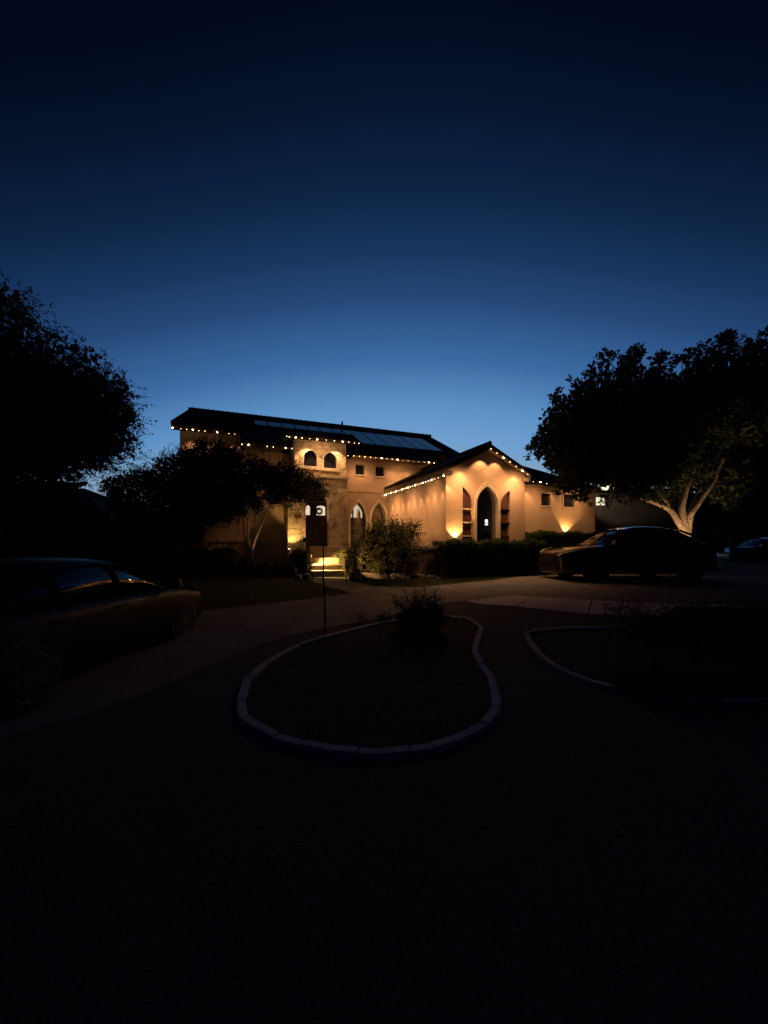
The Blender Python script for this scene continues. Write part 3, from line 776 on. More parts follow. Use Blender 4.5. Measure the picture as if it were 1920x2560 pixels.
# --- terrace wall with a pale coping left of the gable wing
rw = RG - .0
cx0, cz0 = SP(1024, 1363, -4.95); cx1, cz1 = SP(1113, 1366, -4.95)
t = thing('terrace_wall', 'low tan retaining wall with a pale coping left of the trimmed hedge', 'retaining wall', HW((cx0 + cx1) / 2, -4.95, ZB), R(21.5))
L = cx1 - cx0
b = MB(); b.box(-L/2 - .3, L/2, 0, .22, -.2, .88); b.build('wall', M['stucco'], t)
b = MB(); b.box(-L/2 - .32, L/2 + .01, -.04, .26, .884, .955); b.build('coping', M['slab'], t)
TOPW = ZB + .955
s_, z_ = SP(1087, 1360, -4.85)
t = thing('lantern', 'small dark box lantern standing on the pale coping of the low wall', 'lantern', HW(s_, -4.85, TOPW), R(21.5))
b = MB(); b.box(-.06, .06, -.05, .05, .03, .15); b.build('housing', M['metal'], t)
b = MB(); b.box(-.075, .075, -.065, .065, .15, .17); b.build('cap', M['frame'], t)
b = MB(); b.box(-.03, .03, -.03, .03, .0, .03); b.build('foot', M['frame'], t)

# --- front steps
sa0 = HW(SP(793, 0, RTL)[0], RTL, 1.55)
t = thing('front_steps', 'pale stone steps climbing between clipped bushes to the front door', 'steps', (-1.74, 12.55, .6), R(12))
nst = 5; rise = .19; tread = .37
for i in range(nst):
    z0 = i * rise; y0 = i * tread
    b = MB(); b.box(-.50 if i else -.52, .46 if i else .52, y0 + (.02 if i else 0), 3.2, z0 + (.002 if i else -.3), z0 + rise - .045)
    b.build('riser', M['step'], t)
    b = MB(); b.box(-.52 if i else -.55, .48 if i else .56, y0 - .025, y0 + tread + (.0 if i < nst - 1 else 1.6), z0 + rise - .043, z0 + rise); b.build('tread', M['step'], t)

# ------------------------------------------------------------------ solar rows
solar(pA[0], pB[0], min(pA[1], pB[1]) * .5 + max(pA[1], pB[1]) * .5, (pC[1] + pD[1]) / 2, 6)
solar(pE[0], pD[0] - .12, (pC[1] + pD[1]) / 2 - .75, (pC[1] + pD[1]) / 2 + .05, 8)

# ------------------------------------------------------------------ strings of warm bulbs
def string(label, pts, big, loc, cat='string lights'):
    """pts = house coordinates of the bulbs"""
    t = thing('string_lights', label, cat, loc, R(21.5), 'strings of warm bulbs along the eaves')
    O = Vector(loc); inv = Matrix.Rotation(-R(21.5), 3, 'Z')
    def L(p): return inv @ (HW(*p) - O)
    b = MB(); Q = []
    for i, p in enumerate(pts):
        Q.append(L((p[0], p[1], p[2] + .035)))
        if i < len(pts) - 1:
            n = pts[i + 1]; Q.append(L(((p[0]+n[0])/2, (p[1]+n[1])/2, (p[2]+n[2])/2 + .028)))
    b.tube(Q, .006, 4); b.build('cable', M['cable'], t)
    for i, p in enumerate(pts):
        q = L(p); bigb = i in big
        b = MB(); b.ball(q, .016 if bigb else random.uniform(.0055, .010), 6); o = b.build('bulb', M['bulbbig'] if bigb else M['bulb'], t, smooth=True)
    return t
def zline(L, r, z=None, dz=0):
    out = []
    for px, py in L:
        s, zz = SP(px, py, r); out.append((s, r, (z if z is not None else zz) + dz))
    return out
c1 = lambda L: [(400 + x * .3014, 1000 + y * .3014) for x, y in L]
c2 = lambda L: [(800 + x * .2411, 1050 + y * .2411) for x, y in L]
c3 = lambda L: [(1080 + x * .27125, 1070 + y * .27125) for x, y in L]
S1 = zline(c1([(105,230),(172,238),(222,243),(272,247),(322,255),(373,258),(475,268),(572,277),(620,283)]), 1.53)
S2 = zline(c1([(680,368),(735,371),(890,385),(940,390),(1043,398),(1092,403)]), -.62)
S3 = zline(c1([(1050,302),(1073,305),(1125,311),(1178,315),(1243,322),(1305,327),(1380,333),(1447,340),(1515,346),(1565,351),(1613,356),(1650,361)]), ef - .02)
S4 = zline(c2([(290,370),(350,373),(410,377),(465,382),(525,387),(580,393),(640,397),(695,402),(750,407),(805,412),(860,418),(915,423),(970,428),(1025,434),(1080,438),(1130,440),(1185,446),(1238,452)]), -.61)
wl = c2([(630,792),(640,790),(660,783),(685,772),(710,762),(735,750),(765,742),(790,732),(815,722),(848,707),(870,698),(890,690),(912,682),(937,670),(960,660),(985,648),(1010,638),(1037,628),(1065,615),(1095,604),(1125,592),(1155,577),(1187,567),(1226,562)])
S5 = []
for px, py in wl:
    r, z = RP(px, py, sE0 - .02); S5.append((sE0 - .02, min(max(r, RF + .05), -.06), 3.71))
S5.append((sE0 + .0, RF - .03, 3.73))
S6 = [(s, RF - .02, zg(s) - .18) for s, _, _ in zline(c3([(540,198),(597,232),(658,268),(715,307),(773,345),(832,380),(878,413)]), RF)]
S7 = zline(c3([(934,495),(1000,498),(1057,512),(1150,520),(1240,530)]), rf - .02, None)
string('string of warm bulbs under the far left eave of the upper storey', S1, {0, 3, 6}, HW(-7, 1.5, 5.9))
string('short string of bulbs between the tower and the upper left block, behind the small tree', S2, {1, 4}, HW(-5.2, -.6, 5.1))
string('string of bulbs round the low hipped roof of the stone tower', S3, {2, 5, 8}, HW(-3.1, RT - .4, 5.5))
string('long string of bulbs under the main eave right of the tower', S4, {6, 9, 15}, HW(1, -.6, 5.1))
string('densest string of bright bulbs, sloping in view along the side eave of the gabled wing', S5, {3, 5, 7, 9, 12, 15, 18, 21, 24}, HW(-.2, -2.4, 3.7))
string('string of bulbs climbing the right rake of the gable above the pointed arch', S6, {2, 5}, HW(2.4, RF, 4.5))
string('short string of bulbs under the low eave of the right wing beside the gable', S7, {1}, HW(4.2, rf, 3.8))

# ------------------------------------------------------------------ lamps (fittings of the place, plus added fill spots without fittings)
WARM = (1.0, .53, .225)
POW = 1.0
def spot(name, loc, target, power, ang, blend=.35, c=WARM, rad=.02):
    L = bpy.data.lights.new(name, 'SPOT'); L.energy = power; L.color = c; L.spot_size = R(ang); L.spot_blend = blend; L.shadow_soft_size = rad
    o = bpy.data.objects.new(name, L); col.objects.link(o); o.location = loc
    d = Vector(target) - Vector(loc); o.rotation_euler = d.to_track_quat('-Z', 'Y').to_euler(); return o
def point(name, loc, power, c=WARM, rad=.05):
    L = bpy.data.lights.new(name, 'POINT'); L.energy = power; L.color = c; L.shadow_soft_size = rad
    o = bpy.data.objects.new(name, L); col.objects.link(o); o.location = loc; return o
def down(s, r, z, power, ang, off=(0, 0), c=WARM, blend=.55):
    power *= 3.0
    a = HW(s, r, z); b_ = HW(s + off[0], r + off[1], z - 1); return spot('eave_lamp', a, b_, power, ang, blend, c)

def wide(a, b_, power): return spot('eave_fill', a, b_, power, 160, 1.0, WARM, .08)  # added fill set off the walls to even out their light, no fitting there
# gable front scallops
for s, dzz, p, an in ((.50, .20, 13, 92), (1.28, .20, 19, 100), (1.84, .20, 17, 96), (2.62, .20, 14, 92)):
    down(s, RG - .26, zg(s) - .20, p, an, (0, .03), blend=.45)
down(-.05, RG - .20, 3.70, 11, 84, (.10, .06), blend=.5)
for s, z in ((.5, 3.95), (2.5, 4.0)): wide(HW(s, RG - .75, z), HW(s, RG, z - 1.6), 105)
# side wall scallops
for k, r in enumerate(np.linspace(-4.55, -.45, 9)):
    down(-.19, r, 3.70, 16, 50, (.03, 0), blend=.6)
for r in (-4.0, -2.4, -.9): wide(HW(-.75, r, 3.5), HW(0, r, 2.3), 54)
for r in (-4.2, -2.6, -1.0): spot('string_fill', HW(-.30, r, 3.62), HW(-2.0, r - .9, .9), 120, 100, 1.0, WARM, .05)  # added fill aimed outwards at shrub and coping, on behalf of the bulbs
# main front wall
for s in (-1.3, .1, .75, 1.7, 2.9):
    down(s, -.50, 5.08, 8, 104, (0, .2), blend=.6)
for s in (-1.4, .5, 2.2): wide(HW(s, -.9, 4.95), HW(s, 0, 3.4), 36)
down(.15, -.35, 4.55, 5, 80, (0, .3), blend=.6)
# tower top
for s, p in ((TU[0] + .42, 17), (TU[1] - .40, 17)):
    down(s, RT - .30, 5.42, p * 2.1, 96, (0, .04), blend=.45)
wide(HW(sm, RT - .9, 5.3), HW(sm, RT, 4.2), 52)
# left parts
for s in (-7.7, -6.9, -6.1): down(s, 1.75, 5.95, 7, 96, (0, .3), blend=.6)
for s in (-5.6, -4.7): down(s, -.48, 5.05, 1.6, 96, (0, .3), blend=.6)
# right wing
for s in (3.8, 4.9, 6.0): down(s, rf - .10, 3.72, 4, 100, (0, .1), blend=.5)
for s in (4.0, 6.0): wide(HW(s, RR - .8, 3.7), HW(s, RR, 2.4), 44)

YEL = (1.0, .57, .18)
def uplight(label, s, r, z, tgt, power, ang, c=YEL, loc=None, name='uplight', blend=.35):
    p = HW(s, r, z) if loc is None else Vector(loc)
    gz = g(p.y)
    t = thing(name, label, 'garden lamp', (p.x, p.y, gz))
    h = max(p.z - gz, .08)
    tv = (HW(*tgt) if loc is None else Vector(tgt)) - p; tv.normalize()
    b = MB(); b.tube([(0, 0, -.05), (0, 0, h - .04)], .012, 6); b.build('stake', M['metal'], t)
    A = Vector((0, 0, h)); b = MB(); b.tube([A - tv * .09, A - tv * .02, A + tv * .0], [.025, .04, .045], 10); b.build('housing', M['metal'], t)
    b = MB(); b.tube([A + tv * .002, A + tv * .008], [.036, .036], 10); b.build('lens', M['upglass'], t)
    spot(name + '_beam', p + tv * .03, p + tv, power, ang, blend, c, .03); return t
uplight('blazing garden uplight at the foot of the gable left of its shelved niche', SP(1142,0,RG-.12)[0], RG - .12, 1.72, (SP(1142,0,RG-.12)[0] - .0, RG - .10, 2.9), 95, 100)
uplight('garden uplight behind the hedge fanning light up the right wing wall', SP(1418,0,RR-.14)[0], RR - .14, 1.98, (SP(1418,0,RR-.14)[0] + .16, RR - .10, 3.0), 70, 95)
uplight('garden uplight grazing the stone pier left of the front door', SP(722,0,RTL-.4)[0], RTL - .40, 1.45, (SP(745,0,RTL-.4)[0], RTL, 2.6), 80, 85)
uplight('added uplight in the shrubs to brighten the pale stems of the small tree', 0, 0, 0, (W(664,0,14.2).x, 14.2, 3.0), 110, 62, (1.0, .58, .24), (W(662,0,12.6).x, 12.6, .85), blend=1.0)  # lamp added to light the stems and dapple the wall behind

# ------------------------------------------------------------------ clipped bushes, hedges and shrubs
def box_hedge(name, label, corners, z0, z1, n, m, leaf=.045, core=True, cat='hedge', group=None, rough=.05):
    """corners: 4 ground points ccw (world x, y)"""
    cx = sum(c[0] for c in corners) / 4; cy = sum(c[1] for c in corners) / 4
    t = thing(name, label, cat, (cx, cy, z0), 0, group)
    C = [Vector((c[0] - cx, c[1] - cy, 0)) for c in corners]
    H = z1 - z0; b = MB()
    k = .9
    b.hexa([(c.x * k, c.y * k, -.1) for c in C] + [(c.x * k, c.y * k, H - .07) for c in C]); b.build('branches', M['core'], t)  # solid near-black core filling the hedge in place of branches
    u = rng.random(n); v = rng.random(n); w = rng.random(n)
    face = rng.random(n)
    Cn = np.array([[c.x, c.y] for c in C])
    def bil(u, v): return (Cn[0] * ((1-u)*(1-v))[:, None] + Cn[1] * (u*(1-v))[:, None] + Cn[2] * (u*v)[:, None] + Cn[3] * ((1-u)*v)[:, None])
    uu, vv, ww = u.copy(), v.copy(), w.copy()
    f = face < .36; vv[f] = .0 + .04 * rng.random(f.sum())
    f2 = (face >= .36) & (face < .74); ww[f2] = 1 - .05 * rng.random(f2.sum())
    f3 = (face >= .74) & (face < .84); uu[f3] = .03 * rng.random(f3.sum())
    f4 = (face >= .84) & (face < .94); uu[f4] = 1 - .03 * rng.random(f4.sum())
    XY = bil(uu, vv)
    bump = .035 * np.sin(XY[:, 0] * 5.1 + 1) + .03 * np.sin(XY[:, 0] * 11.7 + ww * 5) 
    P = np.column_stack([XY[:, 0], XY[:, 1], ww * H + bump * (ww > .5)]) + rng.normal(size=(n, 3)) * rough * .6
    leaves_obj('foliage', P, leaf, m, t, None, (0, 0, 0), .6)
    return t
def on(px, py): return G(px, py)[:2]
hA = HW(-.02, RG - .95, 0); hB = HW(3.05, RG - .78, 0); hC = HW(3.05, RG - .22, 0); hD = HW(.06, RG - .25, 0)
hA = HW(SP(1112, 0, RG - .8)[0], RG - .8, 0); hB = HW(3.35, RG - .72, 0); dv = (HW(0, 1, 0) - HW(0, 0, 0)) * .55
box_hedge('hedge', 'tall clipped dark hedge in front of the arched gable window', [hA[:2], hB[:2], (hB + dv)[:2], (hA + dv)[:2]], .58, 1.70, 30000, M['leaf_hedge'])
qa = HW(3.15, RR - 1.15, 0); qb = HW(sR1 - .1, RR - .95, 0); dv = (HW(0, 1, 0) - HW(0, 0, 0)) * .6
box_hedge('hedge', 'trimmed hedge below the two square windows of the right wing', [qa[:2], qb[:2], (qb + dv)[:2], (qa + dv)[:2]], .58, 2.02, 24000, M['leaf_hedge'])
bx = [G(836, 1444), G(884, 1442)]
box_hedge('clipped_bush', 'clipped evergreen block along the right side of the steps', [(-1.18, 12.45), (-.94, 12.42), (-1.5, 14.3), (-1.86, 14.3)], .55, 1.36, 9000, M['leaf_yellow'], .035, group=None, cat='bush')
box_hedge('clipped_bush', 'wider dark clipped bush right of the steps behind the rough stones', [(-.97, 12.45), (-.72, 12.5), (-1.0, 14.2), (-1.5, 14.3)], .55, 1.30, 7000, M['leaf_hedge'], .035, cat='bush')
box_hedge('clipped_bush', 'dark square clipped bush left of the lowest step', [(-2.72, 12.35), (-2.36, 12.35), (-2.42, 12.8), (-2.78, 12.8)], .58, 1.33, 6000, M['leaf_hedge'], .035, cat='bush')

def shrub(name, label, blobs, base, ntw, nl, tl, m, leaf, up=.6, cat='shrub', stems=14, group=None, aspect=.45, core=0.0, stem_m='bark', shell=.3):
    t = thing(name, label, cat, base, 0, group)
    P, D, S, dr, L = twig_points(blobs, ntw, nl, tl, up, shell)
    keep = P[:, 2] > base[2] + .01; P = P[keep]; D = D[keep]
    leaves_obj('foliage', P, leaf, m, t, D, base, aspect)
    B = np.array(base); b = MB()
    for i in rng.choice(len(S), min(stems, len(S)), replace=False):
        e = (S[i] + dr[i] * L[i] * .6) - B
        st = Vector((random.uniform(-.08, .08) + e[0] * .15, random.uniform(-.08, .08) + e[1] * .15, -.05))
        branch(b, st, Vector(e), .014, .004, .15, 4, 5, int(i))
    b.build('stems', M[stem_m], t)
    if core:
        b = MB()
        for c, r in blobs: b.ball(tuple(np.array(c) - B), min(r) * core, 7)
        b.build('dark_core', M['core'], t)  # near-black balls filling the shrub's middle
    return t
bl = px_blobs([(905,1392,42),(950,1378,48),(985,1345,26),(1000,1385,45),(1035,1392,28),(900,1425,30),(960,1420,35),(1015,1420,34),(940,1335,20)], 12.0, .9, 3, .25)
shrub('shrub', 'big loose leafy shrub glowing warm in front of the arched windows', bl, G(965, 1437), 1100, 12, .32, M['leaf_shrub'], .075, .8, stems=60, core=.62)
bl = px_blobs([(955,1320,13),(985,1322,12),(1030,1320,11),(1000,1332,16),(1035,1345,14),(932,1345,14),(1010,1350,20)], 12.0, .9, 5, .25)
shrub('shrub', 'tall thin sprays of leaves rising out of the big shrub towards the sloping light string', bl, (bl[3][0][0], bl[3][0][1], 1.15), 330, 11, .30, M['leaf_shrub'], .07, 1.3, stems=40)
bl = px_blobs([(720,1425,28),(700,1435,30),(660,1430,36),(745,1440,14)], 12.4, .8, 4, .2)
shrub('shrub', 'low dark shrub at the foot of the small pale trunked tree', bl, G(690, 1452), 420, 10, .22, M['leaf_hedge'], .045, .6, core=.7)
bl = px_blobs([(560,1415,60),(490,1420,70),(620,1425,40),(400,1420,70),(320,1420,70)], 13.2, .8, 4, .3)
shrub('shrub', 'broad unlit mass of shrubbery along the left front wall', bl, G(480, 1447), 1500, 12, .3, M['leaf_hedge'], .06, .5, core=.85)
bl = px_blobs([(770,1383,11),(763,1388,9)], 12.7, 1, 4, .05)
shrub('shrub', 'small yellow green plant lit beside the upper left steps', bl, (-2.5, 13.0, .9), 90, 10, .10, M['leaf_yellow'], .035, .8, stems=16)
bl = px_blobs([(762,1350,9),(745,1385,20),(735,1395,18)], 13.6, 1, 4, .1)
shrub('shrub', 'dark round bush standing against the stone pier left of the door', bl, (bl[1][0][0], bl[1][0][1], .9), 200, 10, .16, M['leaf_hedge'], .04, .6, core=.7)

# pot with a young plant
p = Vector(G(1066, 1431))
t = thing('plant_pot', 'dark round garden pot on the rough stone edging before the low wall', 'pot', (p.x, p.y, p.z))
b = MB(); b.tube([(0,0,.0),(0,0,.04),(0,0,.20),(0,0,.23)], [.10,.13,.175,.18], 16); b.build('pot', M['terracotta'], t, smooth=False)
b = MB(); b.tube([(0,0,.225),(0,0,.26)], [.19,.19], 16); b.build('rim', M['terracotta'], t)
bl = [((p.x, p.y, p.z + .62), (.22, .2, .14)), ((p.x - .12, p.y, p.z + .5), (.12, .12, .1))]
shrub('potted_plant', 'thin stemmed young plant growing in the round garden pot', bl, (p.x, p.y, p.z + .25), 60, 8, .14, M['leaf_shrub'], .045, .6, stems=12)
s_, z_ = SP(1064, 1358, -5.5); q = HW(s_, -5.5, 0)
t = thing('lit_stem', 'thin plant stem beside the low wall, its lit tip put in as a glowing ball', 'garden lamp', (q.x, q.y, g(q.y)))
b = MB(); hh = z_ - g(q.y); b.tube([(-.02,0,-.02),(-.02,0,hh-.12),(-.01,0,hh-.03),(.02,0,hh),(.045,0,hh-.01)], .006, 5); b.build('stem', M['metal'], t)
b = MB(); b.ball((.05, 0, hh - .012), .010, 5); b.build('bulb', M['lit'], t)  # lit tip of the plant stem, its brightness put in as emission

# rough stone edging
def stone(mb, c, sx, sy, sz, sd):
    rr = random.Random(sd); n = 7; v = []; 
    rings = [(0, .82), (.35, 1.0), (.8, .95), (1.0, .72)]
    for h, k in rings:
        for i in range(n):
            th = 2 * math.pi * i / n + rr.uniform(-.15, .15); q = k * rr.uniform(.86, 1.1)
            v.append((c[0] + sx * q * math.cos(th), c[1] + sy * q * math.sin(th), c[2] + sz * h * rr.uniform(.93, 1.05)))
    f = [(j*n+i, j*n+(i+1)%n, (j+1)*n+(i+1)%n, (j+1)*n+i) for j in range(3) for i in range(n)]
    f += [tuple(range(3*n, 4*n)), tuple(reversed(range(n)))]
    mb.add(v, f)
def wallrocks(label, L, group='rough stones edging the garden beds'):
    for k, (px, py, w, h, lb) in enumerate(L):
        p = Vector(G(px, py)); b = MB(); stone(b, (0, 0, -.03), w, .13, h + .03, k * 7 + int(px))
        o = b.build('garden_rock', M['rock'], None); o.location = p; tag(o, lb, 'rock', group)
wallrocks('', [(930,1449,.46,.20,'long flat pale stone block edging the bed under the big shrub'), (886,1452,.11,.24,'upright rough stone at the corner right of the steps'), (896,1453,.10,.13,'small lit stone at the foot of the corner stone right of the steps'),
    (992,1448,.34,.17,'flat stone in the middle of the low stone edging'), (1045,1446,.26,.15,'flat stone of the edging just below the round pot'), (1080,1446,.20,.11,'last low stone of the edging beside the low wall'),
    (766,1451,.13,.19,'jagged stone lit at the left foot of the steps'), (748,1448,.12,.13,'small dim stone left of the jagged one'), (1098,1448,.09,.06,'tiny stone lying before the left end of the tall hedge'), (877,1448,.08,.12,'little stone wedged under the bush right of the steps')])
for lb, px, py, yy in (('low garden light hidden behind the square bush left of the steps', 752, 1418, 12.9),):
    pass
# step light + left bed light
def pathlight(label, loc, tgt, power, ang, c=YEL):
    t = thing('path_light', label, 'garden lamp', (loc[0], loc[1], g(loc[1])))
    h = loc[2] - g(loc[1]); b = MB(); b.tube([(0,0,-.05),(0,0,h)], .012, 6); b.build('stake', M['metal'], t)
    b = MB(); b.tube([(0,0,h),(0,0,h+.015),(0,0,h+.05)], [.07,.075,.02], 12); b.build('hood', M['metal'], t)
    b = MB(); b.ball((0,0,h-.012), .007, 5); b.build('bulb', M['upglass'], t)
    dd = Vector(tgt) - Vector(loc); dd.z = 0; dd.normalize()
    spot('path_light_beam', (loc[0] + dd.x * .11, loc[1] + dd.y * .11, loc[2] - .03), tgt, power, ang, .5, c, .03)
pathlight('mushroom path light left of the steps lighting the treads', (-2.40, 12.66, 1.30), (-1.75, 12.85, .85), 330, 115)
pathlight('low path light glinting behind the square bush left of the steps', (-2.80, 12.62, .98), (-2.75, 12.4, .6), 16, 130, WARM)
pathlight('added low light before the corner stone right of the steps, brightening the big shrub', (-1.02, 10.9, 1.02), (.35, 11.9, 1.42), 55, 88, WARM)  # lamp added to light the front of the big shrub

# thin stakes
p = Vector(G(813, 1592))
t = thing('marker_pole', 'thin rusty marker pole standing at the rim of the front island', 'pole', p)
b = MB(); b.tube([(0,0,-.05),(-.01,0,.75),(-.028,0,.90),(-.03,0,1.49)], [.017,.015,.013,.010], 8); b.build('rod', M['rust'], t)
b = MB(); b.tube([(-.010,0,.72),(-.014,0,.80)], [.022,.022], 8); b.build('collar', M['rust'], t)
p = Vector(G(783, 1456))
t = thing('garden_stake', 'short thin dark stake beside the square bush at the steps', 'stake', p)
b = MB(); b.tube([(0,0,-.05),(0,0,.72)], .008, 6); b.tube([(-.03,0,.70),(.03,0,.72)], .008, 6); b.build('rod', M['metal'], t)
p = Vector(G(873, 1436))
# ------------------------------------------------------------------ island plants
p0 = Vector(G(1045, 1572))
bl = px_blobs([(1045,1545,36),(1010,1550,28),(1082,1540,32),(1040,1575,40),(1100,1548,16),(1060,1590,38)], p0.y, .8, 9, .2)
bl = [(c, r) for c, r in bl]
shrub('shrub', 'dark spiky shrub on the back of the front island against the driveway', bl, tuple(p0), 420, 20, .20, M['leaf_hedge'], .032, 1.0, stems=60, core=.75)
bl = px_blobs([(1000,1518,16),(1030,1512,22),(1062,1510,22),(1095,1512,18),(1045,1525,28)], p0.y, .8, 19, .2)
shrub('rosemary_bush', 'upright dark sprigs pointing up out of the front island shrub', bl, (p0.x + .05, p0.y, p0.z + .2), 60, 34, .38, M['leaf_hedge'], .026, 2.2, stems=40, aspect=.3)
p1 = Vector(G(830, 1575))
bl = px_blobs([(905,1548,12),(950,1545,14),(975,1550,14)], 7.2, .8, 12, .2)
shrub('small_plant', 'sparse little plant left of the dark island shrub', bl, G(940, 1570), 60, 14, .16, M['leaf_hedge'], .026, 1.5, stems=20)
p2 = Vector(G(1640, 1690))
bl = px_blobs([(1640,1600,80),(1730,1590,100),(1820,1600,110),(1900,1620,110),(1600,1640,60),(1960,1600,140),(1570,1640,36),(1700,1660,80),(1600,1590,50)], 6.6, .8, 12, .3)
shrub('shrub', 'large dark sprawling shrub filling the second island at right', bl, tuple(G(1760, 1690)), 1500, 16, .26, M['leaf_oak'], .04, .7, stems=60, core=.8)
bl = px_blobs([(1570,1712,22),(1610,1716,30),(1670,1728,38),(1735,1736,42),(1800,1740,44),(1880,1738,50),(1960,1725,55)], 4.25, .6, 2, .06)
shrub('kerb_shade_plant', 'added low dark plants hiding the kerb where it fades into shade at right', bl, tuple(G(1760, 1760)), 900, 16, .2, M['leaf_oak'], .034, .4, stems=50, core=.8)  # plants added to darken the kerb end, standing in for deep shade
bl = px_blobs([(1540,1530,24),(1575,1535,26),(1600,1560,40),(1520,1560,20)], 7.0, .8, 12, .2)
shrub('shrub', 'thin leafy sprays overhanging the pale pavement by the second island', bl, tuple(G(1590, 1625)), 130, 14, .22, M['leaf_oak'], .036, .8, stems=40)

def litter(poly, n, xr, yr):
    P = np.column_stack([rng.uniform(*xr, n), rng.uniform(*yr, n), np.zeros(n)]); P = P[in_poly(P, poly)]
    P[:, 2] = [g(y) + .025 + .02 * random.random() for y in P[:, 1]]
    D = rand_dirs(len(P)); D[:, 2] *= .2
    tag(leaves_obj('leaf_litter', P, .035, M['leaf_oak'], None, D * 3, aspect=.7), 'dry leaf litter and bark chips on the island bed', 'leaf litter', kind='stuff')
litter(shrinkp(k1w, .95), 9000, (-3, 3), (2, 9)); litter(shrinkp(k2w, .95), 9000, (1, 8), (3, 9))

# ------------------------------------------------------------------ trees
def tree(name, label, cat, base, blobs, limbs, tr, ntw, nl, tl, m, leaf, bark, up=.35, shell=.55, fill=0, fillleaf=.12, aspect=.5, group=None, droop=0.0, twigs=500, trunk_top=None, fork=None):
    t = thing(name, label, cat, base, 0, group); B = Vector(base)
    P, D, S, dr, L = twig_points(blobs, ntw, nl, tl, up, shell, droop)
    leaves_obj('crown', P, leaf, m, t, D, base, aspect)
    if fill:
        w = np.array([np.prod(b[1]) for b in blobs]); w /= w.sum()
        idx = rng.choice(len(blobs), fill, p=w); C = np.array([b[0] for b in blobs])[idx]; Rr = np.array([b[1] for b in blobs])[idx]
        Q = C + rand_dirs(fill) * Rr * (rng.random(fill) ** .4)[:, None] * .8
        leaves_obj('inner_foliage', Q, fillleaf, m, t, None, base, .8)
    b = MB()
    for i, (pts, r0, r1) in enumerate(limbs):
        pts = [Vector(p) - B for p in pts]
        n = len(pts); rr = [r0 + (r1 - r0) * k / (n - 1) for k in range(n)]
        # smooth
        Q = []; Z = []
        for k in range(n - 1):
            for j in range(4):
                tt = j / 4; a = pts[max(k-1, 0)]; p_ = pts[k]; q = pts[k+1]; d = pts[min(k+2, n-1)]
                Q.append(.5 * ((2*p_) + (q - a) * tt + (2*a - 5*p_ + 4*q - d) * tt**2 + (-a + 3*p_ - 3*q + d) * tt**3)); Z.append((rr[k] + (rr[k+1]-rr[k]) * tt) * (1 + .05 * random.uniform(-1, 1)))
        Q.append(pts[-1]); Z.append(rr[-1]); b.tube(Q, Z, 10)
    b.build('trunk', M[bark], t, smooth=True)
    b = MB()
    for i, (c, r) in enumerate(blobs):
        l = min(limbs, key=lambda q: (Vector(q[0][-1]) - Vector(c)).length)
        branch(b, Vector(l[0][-1]) - B, Vector(c) - B, l[2], .012, .1, 5, 6, i)
    for i in rng.choice(len(S), min(twigs, len(S)), replace=False):
        b.tube([Vector(S[i]) - B - Vector(dr[i]) * .3, Vector(S[i]) - B + Vector(dr[i]) * L[i]], [.009, .003], 3)
    b.build('branches', M[bark], t)
    return t

# big oak at the left edge, near
Yt = 9.0
bl = px_blobs([(-130,985,270),(60,1015,160),(125,1035,150),(190,1010,110),(235,1030,95),(200,1110,95),(60,1160,130),(100,1100,120),(270,970,50),(280,1100,60),(300,1030,42),(130,905,50),(40,815,62),(215,935,44),(-30,760,62),(20,745,34),(75,785,30),(140,850,30),(228,892,26),(250,955,30),(318,985,22),(325,1045,26),(300,1110,34),(262,1150,30),(190,870,20)], Yt, 1.0, 5, .9)
bs = (W(40, 1500, Yt).x - .8, Yt, g(Yt))
limbs = [([bs, (bs[0]+.1, Yt, 1.4), (bs[0]+.3, Yt+.1, 2.4), W(20, 1180, Yt), W(60, 1060, Yt)], .24, .07), ([(bs[0]+.2, Yt, 1.9), W(100,1200,Yt), W(200,1100,Yt)], .12, .04), ([(bs[0]+.15, Yt, 2.0), W(-100,1150,Yt), W(-140,1000,Yt)], .14, .05)]
tree('oak_tree', 'huge black silhouetted oak with ragged twigs at the left edge', 'tree', bs, bl, limbs, .2, 4600, 18, .42, M['leaf_oak'], .055, 'bark', .15, .82, 34000, .13, twigs=900)

# crape myrtle in front of the left block
Ym = 13.3
bl = px_blobs([(285,1222,36),(330,1205,38),(370,1200,40),(430,1180,52),(500,1165,55),(470,1150,38),(560,1160,55),(505,1115,22),(545,1120,22),(585,1140,28),(640,1185,52),(690,1190,42),(735,1190,34),(765,1205,28),(792,1215,18),
    (600,1225,50),(680,1235,34),(765,1215,32),(795,1230,22),(748,1238,26),(718,1258,20),(772,1245,16),(812,1230,10),(705,1215,42),(560,1280,36),(600,1275,24),(480,1330,40),(420,1350,40),(350,1360,45),(500,1225,65),(400,1250,58),(330,1262,45),(290,1255,30),(560,1255,40),(640,1262,25),(450,1300,50),(380,1320,60),(520,1290,35)], Ym, .8, 7, .6)
def wp(px, py, y=Ym): return tuple(W(px, py, y))
bs = tuple(Vector((W(628, 1400, Ym).x, Ym, g(Ym))))
limbs = [([bs, wp(628,1389), wp(637,1352), wp(650,1320), wp(664,1285), wp(676,1262)], .058, .028), ([(bs[0]-.03, Ym, bs[2]), wp(625,1389), wp(622,1350), wp(619,1320), wp(618,1290), wp(600,1250)], .05, .022),
    ([(bs[0]-.06, Ym+.1, bs[2]), wp(616,1380), wp(611,1335), wp(607,1296), wp(580,1250)], .042, .02), ([wp(633,1372,Ym+.03), wp(637,1330,Ym+.1), wp(640,1296,Ym+.1), wp(642,1262,Ym)], .036, .02)]
tree('crape_myrtle', 'spreading small tree with several pale stems beside the stone tower', 'tree', bs, bl, limbs, .1, 4800, 15, .36, M['leaf_myrtle'], .052, 'palebark', .2, .45, 24000, .10, twigs=500)

